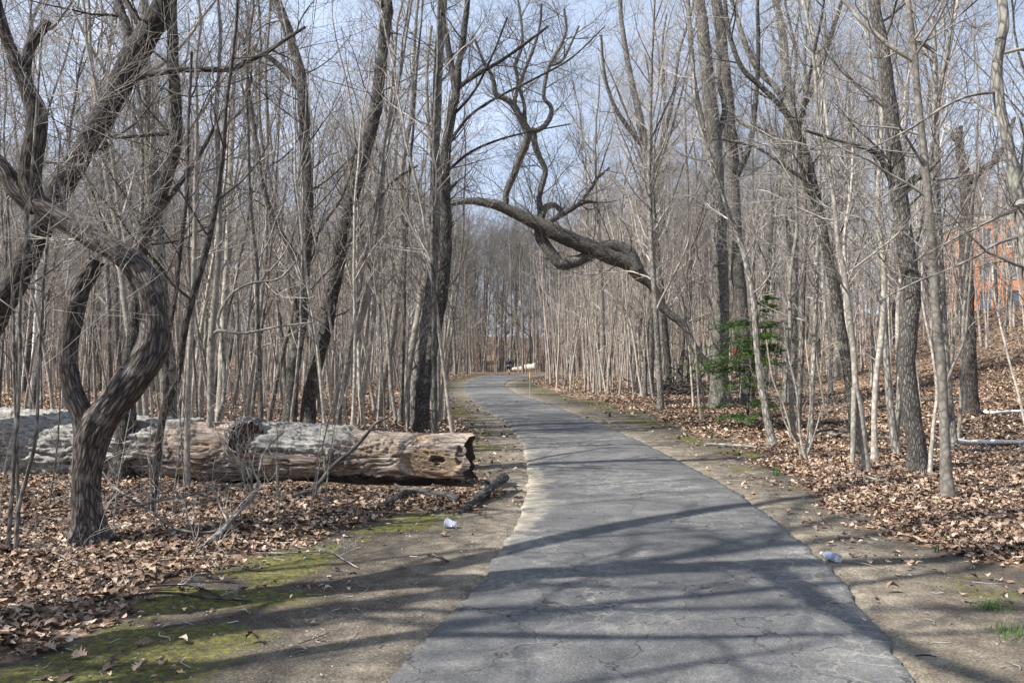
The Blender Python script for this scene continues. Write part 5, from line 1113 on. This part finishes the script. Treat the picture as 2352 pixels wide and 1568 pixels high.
# ================================================================== BRICK BUILDING ON THE HILL
def box(bm, x0, x1, y0, y1, z0, z1_):
    r = bmesh.ops.create_cube(bm, size=1.0)
    for v in r['verts']: v.co = Vector(((x0+x1)/2+v.co.x*(x1-x0), (y0+y1)/2+v.co.y*(y1-y0), (z0+z1_)/2+v.co.z*(z1_-z0)))
def building():
    X0 = 42.4; Y0 = 74.0; zb = hz(47, 74)-.4; t = empty('brick_building', (X0, Y0, zb), 'orange brick building of three storeys on the hill behind the trees, right border', 'building'); t.rotation_euler = (0, 0, R(-14))
    m, nt, b = mat('orange_brick'); tc2 = N(nt, 'ShaderNodeTexCoord'); mp2 = N(nt, 'ShaderNodeMapping'); mp2.inputs['Rotation'].default_value = (R(90), 0, 0); br = N(nt, 'ShaderNodeTexBrick'); br.inputs['Scale'].default_value = 4.5
    br.inputs['Color1'].default_value = (.62, .25, .11, 1); br.inputs['Color2'].default_value = (.54, .20, .09, 1); br.inputs['Mortar'].default_value = (.40, .33, .27, 1); br.inputs['Mortar Size'].default_value = .012
    nt.links.new(tc2.outputs['Object'], mp2.inputs[0]); nt.links.new(mp2.outputs[0], br.inputs['Vector']); nt.links.new(br.outputs[0], b.inputs['Base Color'])
    H = 9.2; st = 2.9; W = 22; cols = [1.0+2.35*i for i in range(9)]; ww = 1.05; wh = 1.75
    bm = bmesh.new(); xs = [0]
    for c0 in cols: xs += [c0, c0+ww]
    xs.append(W)
    for i in range(0, len(xs), 2): box(bm, xs[i], xs[i+1], 0, .4, 0, H)                         # piers
    for c0 in cols:
        zz = 0
        for k in range(3): z0 = .95+k*st; box(bm, c0, c0+ww, .003, .397, zz, z0); zz = z0+wh
        box(bm, c0, c0+ww, .003, .397, zz, H)
    box(bm, .0, .4, .4, 12, 0, H); box(bm, W-.4, W, .4, 12, 0, H); box(bm, .4, W-.4, 11.6, 12, 0, H)
    to = to_obj(bm, 'wall', m, t)
    for p in to.data.polygons: p.use_smooth = False
    mw = simple('window_frame_grey', (.30, .32, .34), .5); mg, nt, b = mat('window_glass'); b.inputs['Base Color'].default_value = (.06, .08, .10, 1); b.inputs['Roughness'].default_value = .08; b.inputs['Specular IOR Level'].default_value = .9; mst = simple('limestone_trim', (.50, .48, .43), .8)
    for c0 in cols:
        for k in range(3):
            z0 = .95+k*st; bm = bmesh.new(); f_ = .07
            box(bm, c0, c0+ww, .12, .2, z0, z0+f_); box(bm, c0, c0+ww, .12, .2, z0+wh-f_, z0+wh); box(bm, c0, c0+f_, .12, .2, z0+f_, z0+wh-f_); box(bm, c0+ww-f_, c0+ww, .12, .2, z0+f_, z0+wh-f_); box(bm, c0+f_, c0+ww-f_, .13, .19, z0+wh*.5, z0+wh*.5+.05)
            w_ = to_obj(bm, 'window', mw, t); bm = bmesh.new(); box(bm, c0+f_*.5, c0+ww-f_*.5, .155, .165, z0+f_*.5, z0+wh-f_*.5); to_obj(bm, 'pane', mg, w_); bm = bmesh.new(); box(bm, c0-.06, c0+ww+.06, -.07, .1, z0-.11, z0-.003); to_obj(bm, 'sill', mst, w_)
            for o in (w_, *w_.children):
                for p in o.data.polygons: p.use_smooth = False
    bm = bmesh.new(); box(bm, -.12, W+.12, -.12, 12.12, H, H+.35); rf = to_obj(bm, 'roof', mst, t); bm = bmesh.new(); box(bm, -.1, W+.1, -.1, 12.1, -1.6, .5); fd = to_obj(bm, 'foundation', mst, t)
    bm = bmesh.new(); box(bm, 5.5, 6.5, 4, 5.2, H+.35, H+1.6); ch = to_obj(bm, 'chimney', m, rf)
    for o in (rf, fd, ch):
        for p in o.data.polygons: p.use_smooth = False
building()

# ================================================================== JOGGER
def skin_mesh(name, verts, edges, radii, material, parent=None, sub=2, root=0):
    me = bpy.data.meshes.new(name); me.from_pydata(verts, edges, []); o = bpy.data.objects.new(name, me); C.objects.link(o)
    o.modifiers.new('skin', 'SKIN'); o.modifiers.new('sub', 'SUBSURF').levels = sub
    for i, v in enumerate(me.skin_vertices[0].data): v.radius = (radii[i], radii[i]) if not isinstance(radii[i], tuple) else radii[i]; v.use_root = (i == root)
    dg = bpy.context.evaluated_depsgraph_get(); me2 = bpy.data.meshes.new_from_object(o.evaluated_get(dg)); bpy.data.objects.remove(o); bpy.data.meshes.remove(me)
    me2.name = name; me2.materials.clear(); me2.materials.append(material)
    for p in me2.polygons: p.use_smooth = True
    return link(name, me2, parent)
def jogger():
    p0 = gz_at(1168, 864, .012); t = empty('person', p0, 'person jogging away at the far bend in a dark navy top and black shorts', 'person')
    skin = simple('skin', (.42, .25, .17), .5); navy = simple('navy_jacket', (.02, .022, .05), .8); blk = simple('black_cloth', (.008, .008, .009), .8); shoe = simple('dark_shoe', (.02, .02, .022), .6); wht = simple('white_patch', (.6, .6, .62), .6)
    V = [(0,0,.98),(0,.01,1.10),(0,.03,1.28),(0,.05,1.42),(0,.07,1.50),(0,.09,1.60),(0,.10,1.68),   # pelvis..head top
         (-.09,0,.93),(-.10,.14,.54),(-.10,-.06,.16),(-.10,-.10,.07),(-.10,.03,.03),                      # left leg planted
         (.09,0,.93),(.10,.10,.55),(.10,-.26,.36),(.10,-.36,.34),(.10,-.36,.22),                         # right leg lifted behind
         (-.17,.04,1.42),(-.25,-.08,1.18),(-.22,.14,1.06),(-.21,.20,1.07),
         (.17,.04,1.42),(.25,.12,1.19),(.19,.30,1.24),(.17,.36,1.27)]
    E = [(0,1),(1,2),(2,3),(3,4),(4,5),(5,6),(0,7),(7,8),(8,9),(9,10),(10,11),(0,12),(12,13),(13,14),(14,15),(15,16),(3,17),(17,18),(18,19),(19,20),(3,21),(21,22),(22,23),(23,24)]
    Rr = [(.14,.10),(.13,.09),(.15,.10),(.10,.08),.055,(.075,.09),.06,.085,.055,.04,.035,.03,.085,.055,.04,.035,.03,.055,.04,.03,.028,.055,.04,.03,.028]
    # fingers: five short chains on each hand
    for hand, dr in ((20, Vector((.0, 1, -.1)).normalized()), (24, Vector((-.1, .9, .3)).normalized())):
        b0 = Vector(V[hand]); sd = Vector((0, 0, 1)).cross(dr).normalized()
        for q, (o_, l_) in enumerate([(-.026, .045), (-.009, .055), (.009, .053), (.026, .042)]):
            a_ = len(V); V.append(tuple(b0+dr*.045+Vector((0, 0, o_)))); V.append(tuple(b0+dr*(.045+l_*.6)+Vector((0, 0, o_))+sd*.012)); V.append(tuple(b0+dr*(.04+l_*.8)+Vector((0, 0, o_))+sd*.032)); E += [(hand, a_), (a_, a_+1), (a_+1, a_+2)]; Rr += [.010, .009, .008]
        a_ = len(V); V.append(tuple(b0+dr*.01+Vector((0, 0, .035)))); V.append(tuple(b0+dr*.03+Vector((0, 0, .055))+sd*.01)); E += [(hand, a_), (a_, a_+1)]; Rr += [.011, .009]
    skin_mesh('body', V, E, Rr, skin, t)
    skin_mesh('jacket', [(0,0,.96),(0,.01,1.10),(0,.03,1.28),(0,.05,1.43),(0,.065,1.49),(-.18,.04,1.42),(-.25,-.08,1.18),(-.235,.05,1.12),(.18,.04,1.42),(.25,.12,1.19),(.22,.20,1.21)], [(0,1),(1,2),(2,3),(3,4),(3,5),(5,6),(6,7),(3,8),(8,9),(9,10)], [(.165,.125),(.16,.12),(.18,.13),(.12,.105),.075,.078,.06,.05,.078,.06,.05], navy, t)
    skin_mesh('shorts', [(0,0,.98),(-.09,.0,.90),(-.10,.09,.68),(.09,0,.90),(.10,.07,.70)], [(0,1),(1,2),(0,3),(3,4)], [(.16,.125),.11,.095,.11,.095], blk, t)
    skin_mesh('hood', [(0,.07,1.50),(0,.085,1.58),(0,.09,1.66),(0,.10,1.71)], [(0,1),(1,2),(2,3)], [.075,.095,.095,.05], blk, t)
    for n_, a_ in (('shoe', [(-.10,-.13,.045),(-.10,-.04,.045),(-.10,.10,.035)]), ('shoe', [(.10,-.39,.38),(.10,-.40,.28),(.10,-.38,.16)])): skin_mesh(n_, a_, [(0,1),(1,2)], [.045,.048,.04], shoe, t)
    for a_ in ([(-.10,-.03,.24),(-.10,-.085,.10)], [(.10,-.24,.37),(.10,-.32,.35)]): skin_mesh('sock', a_, [(0,1)], [.052,.044], blk, t)
    bm = bmesh.new(); box(bm, -.05, .05, -.135, -.10, 1.02, 1.09)
    bmesh.ops.bevel(bm, geom=bm.edges[:], offset=.01, segments=2); to_obj(bm, 'reflective_patch', wht, t)
jogger()
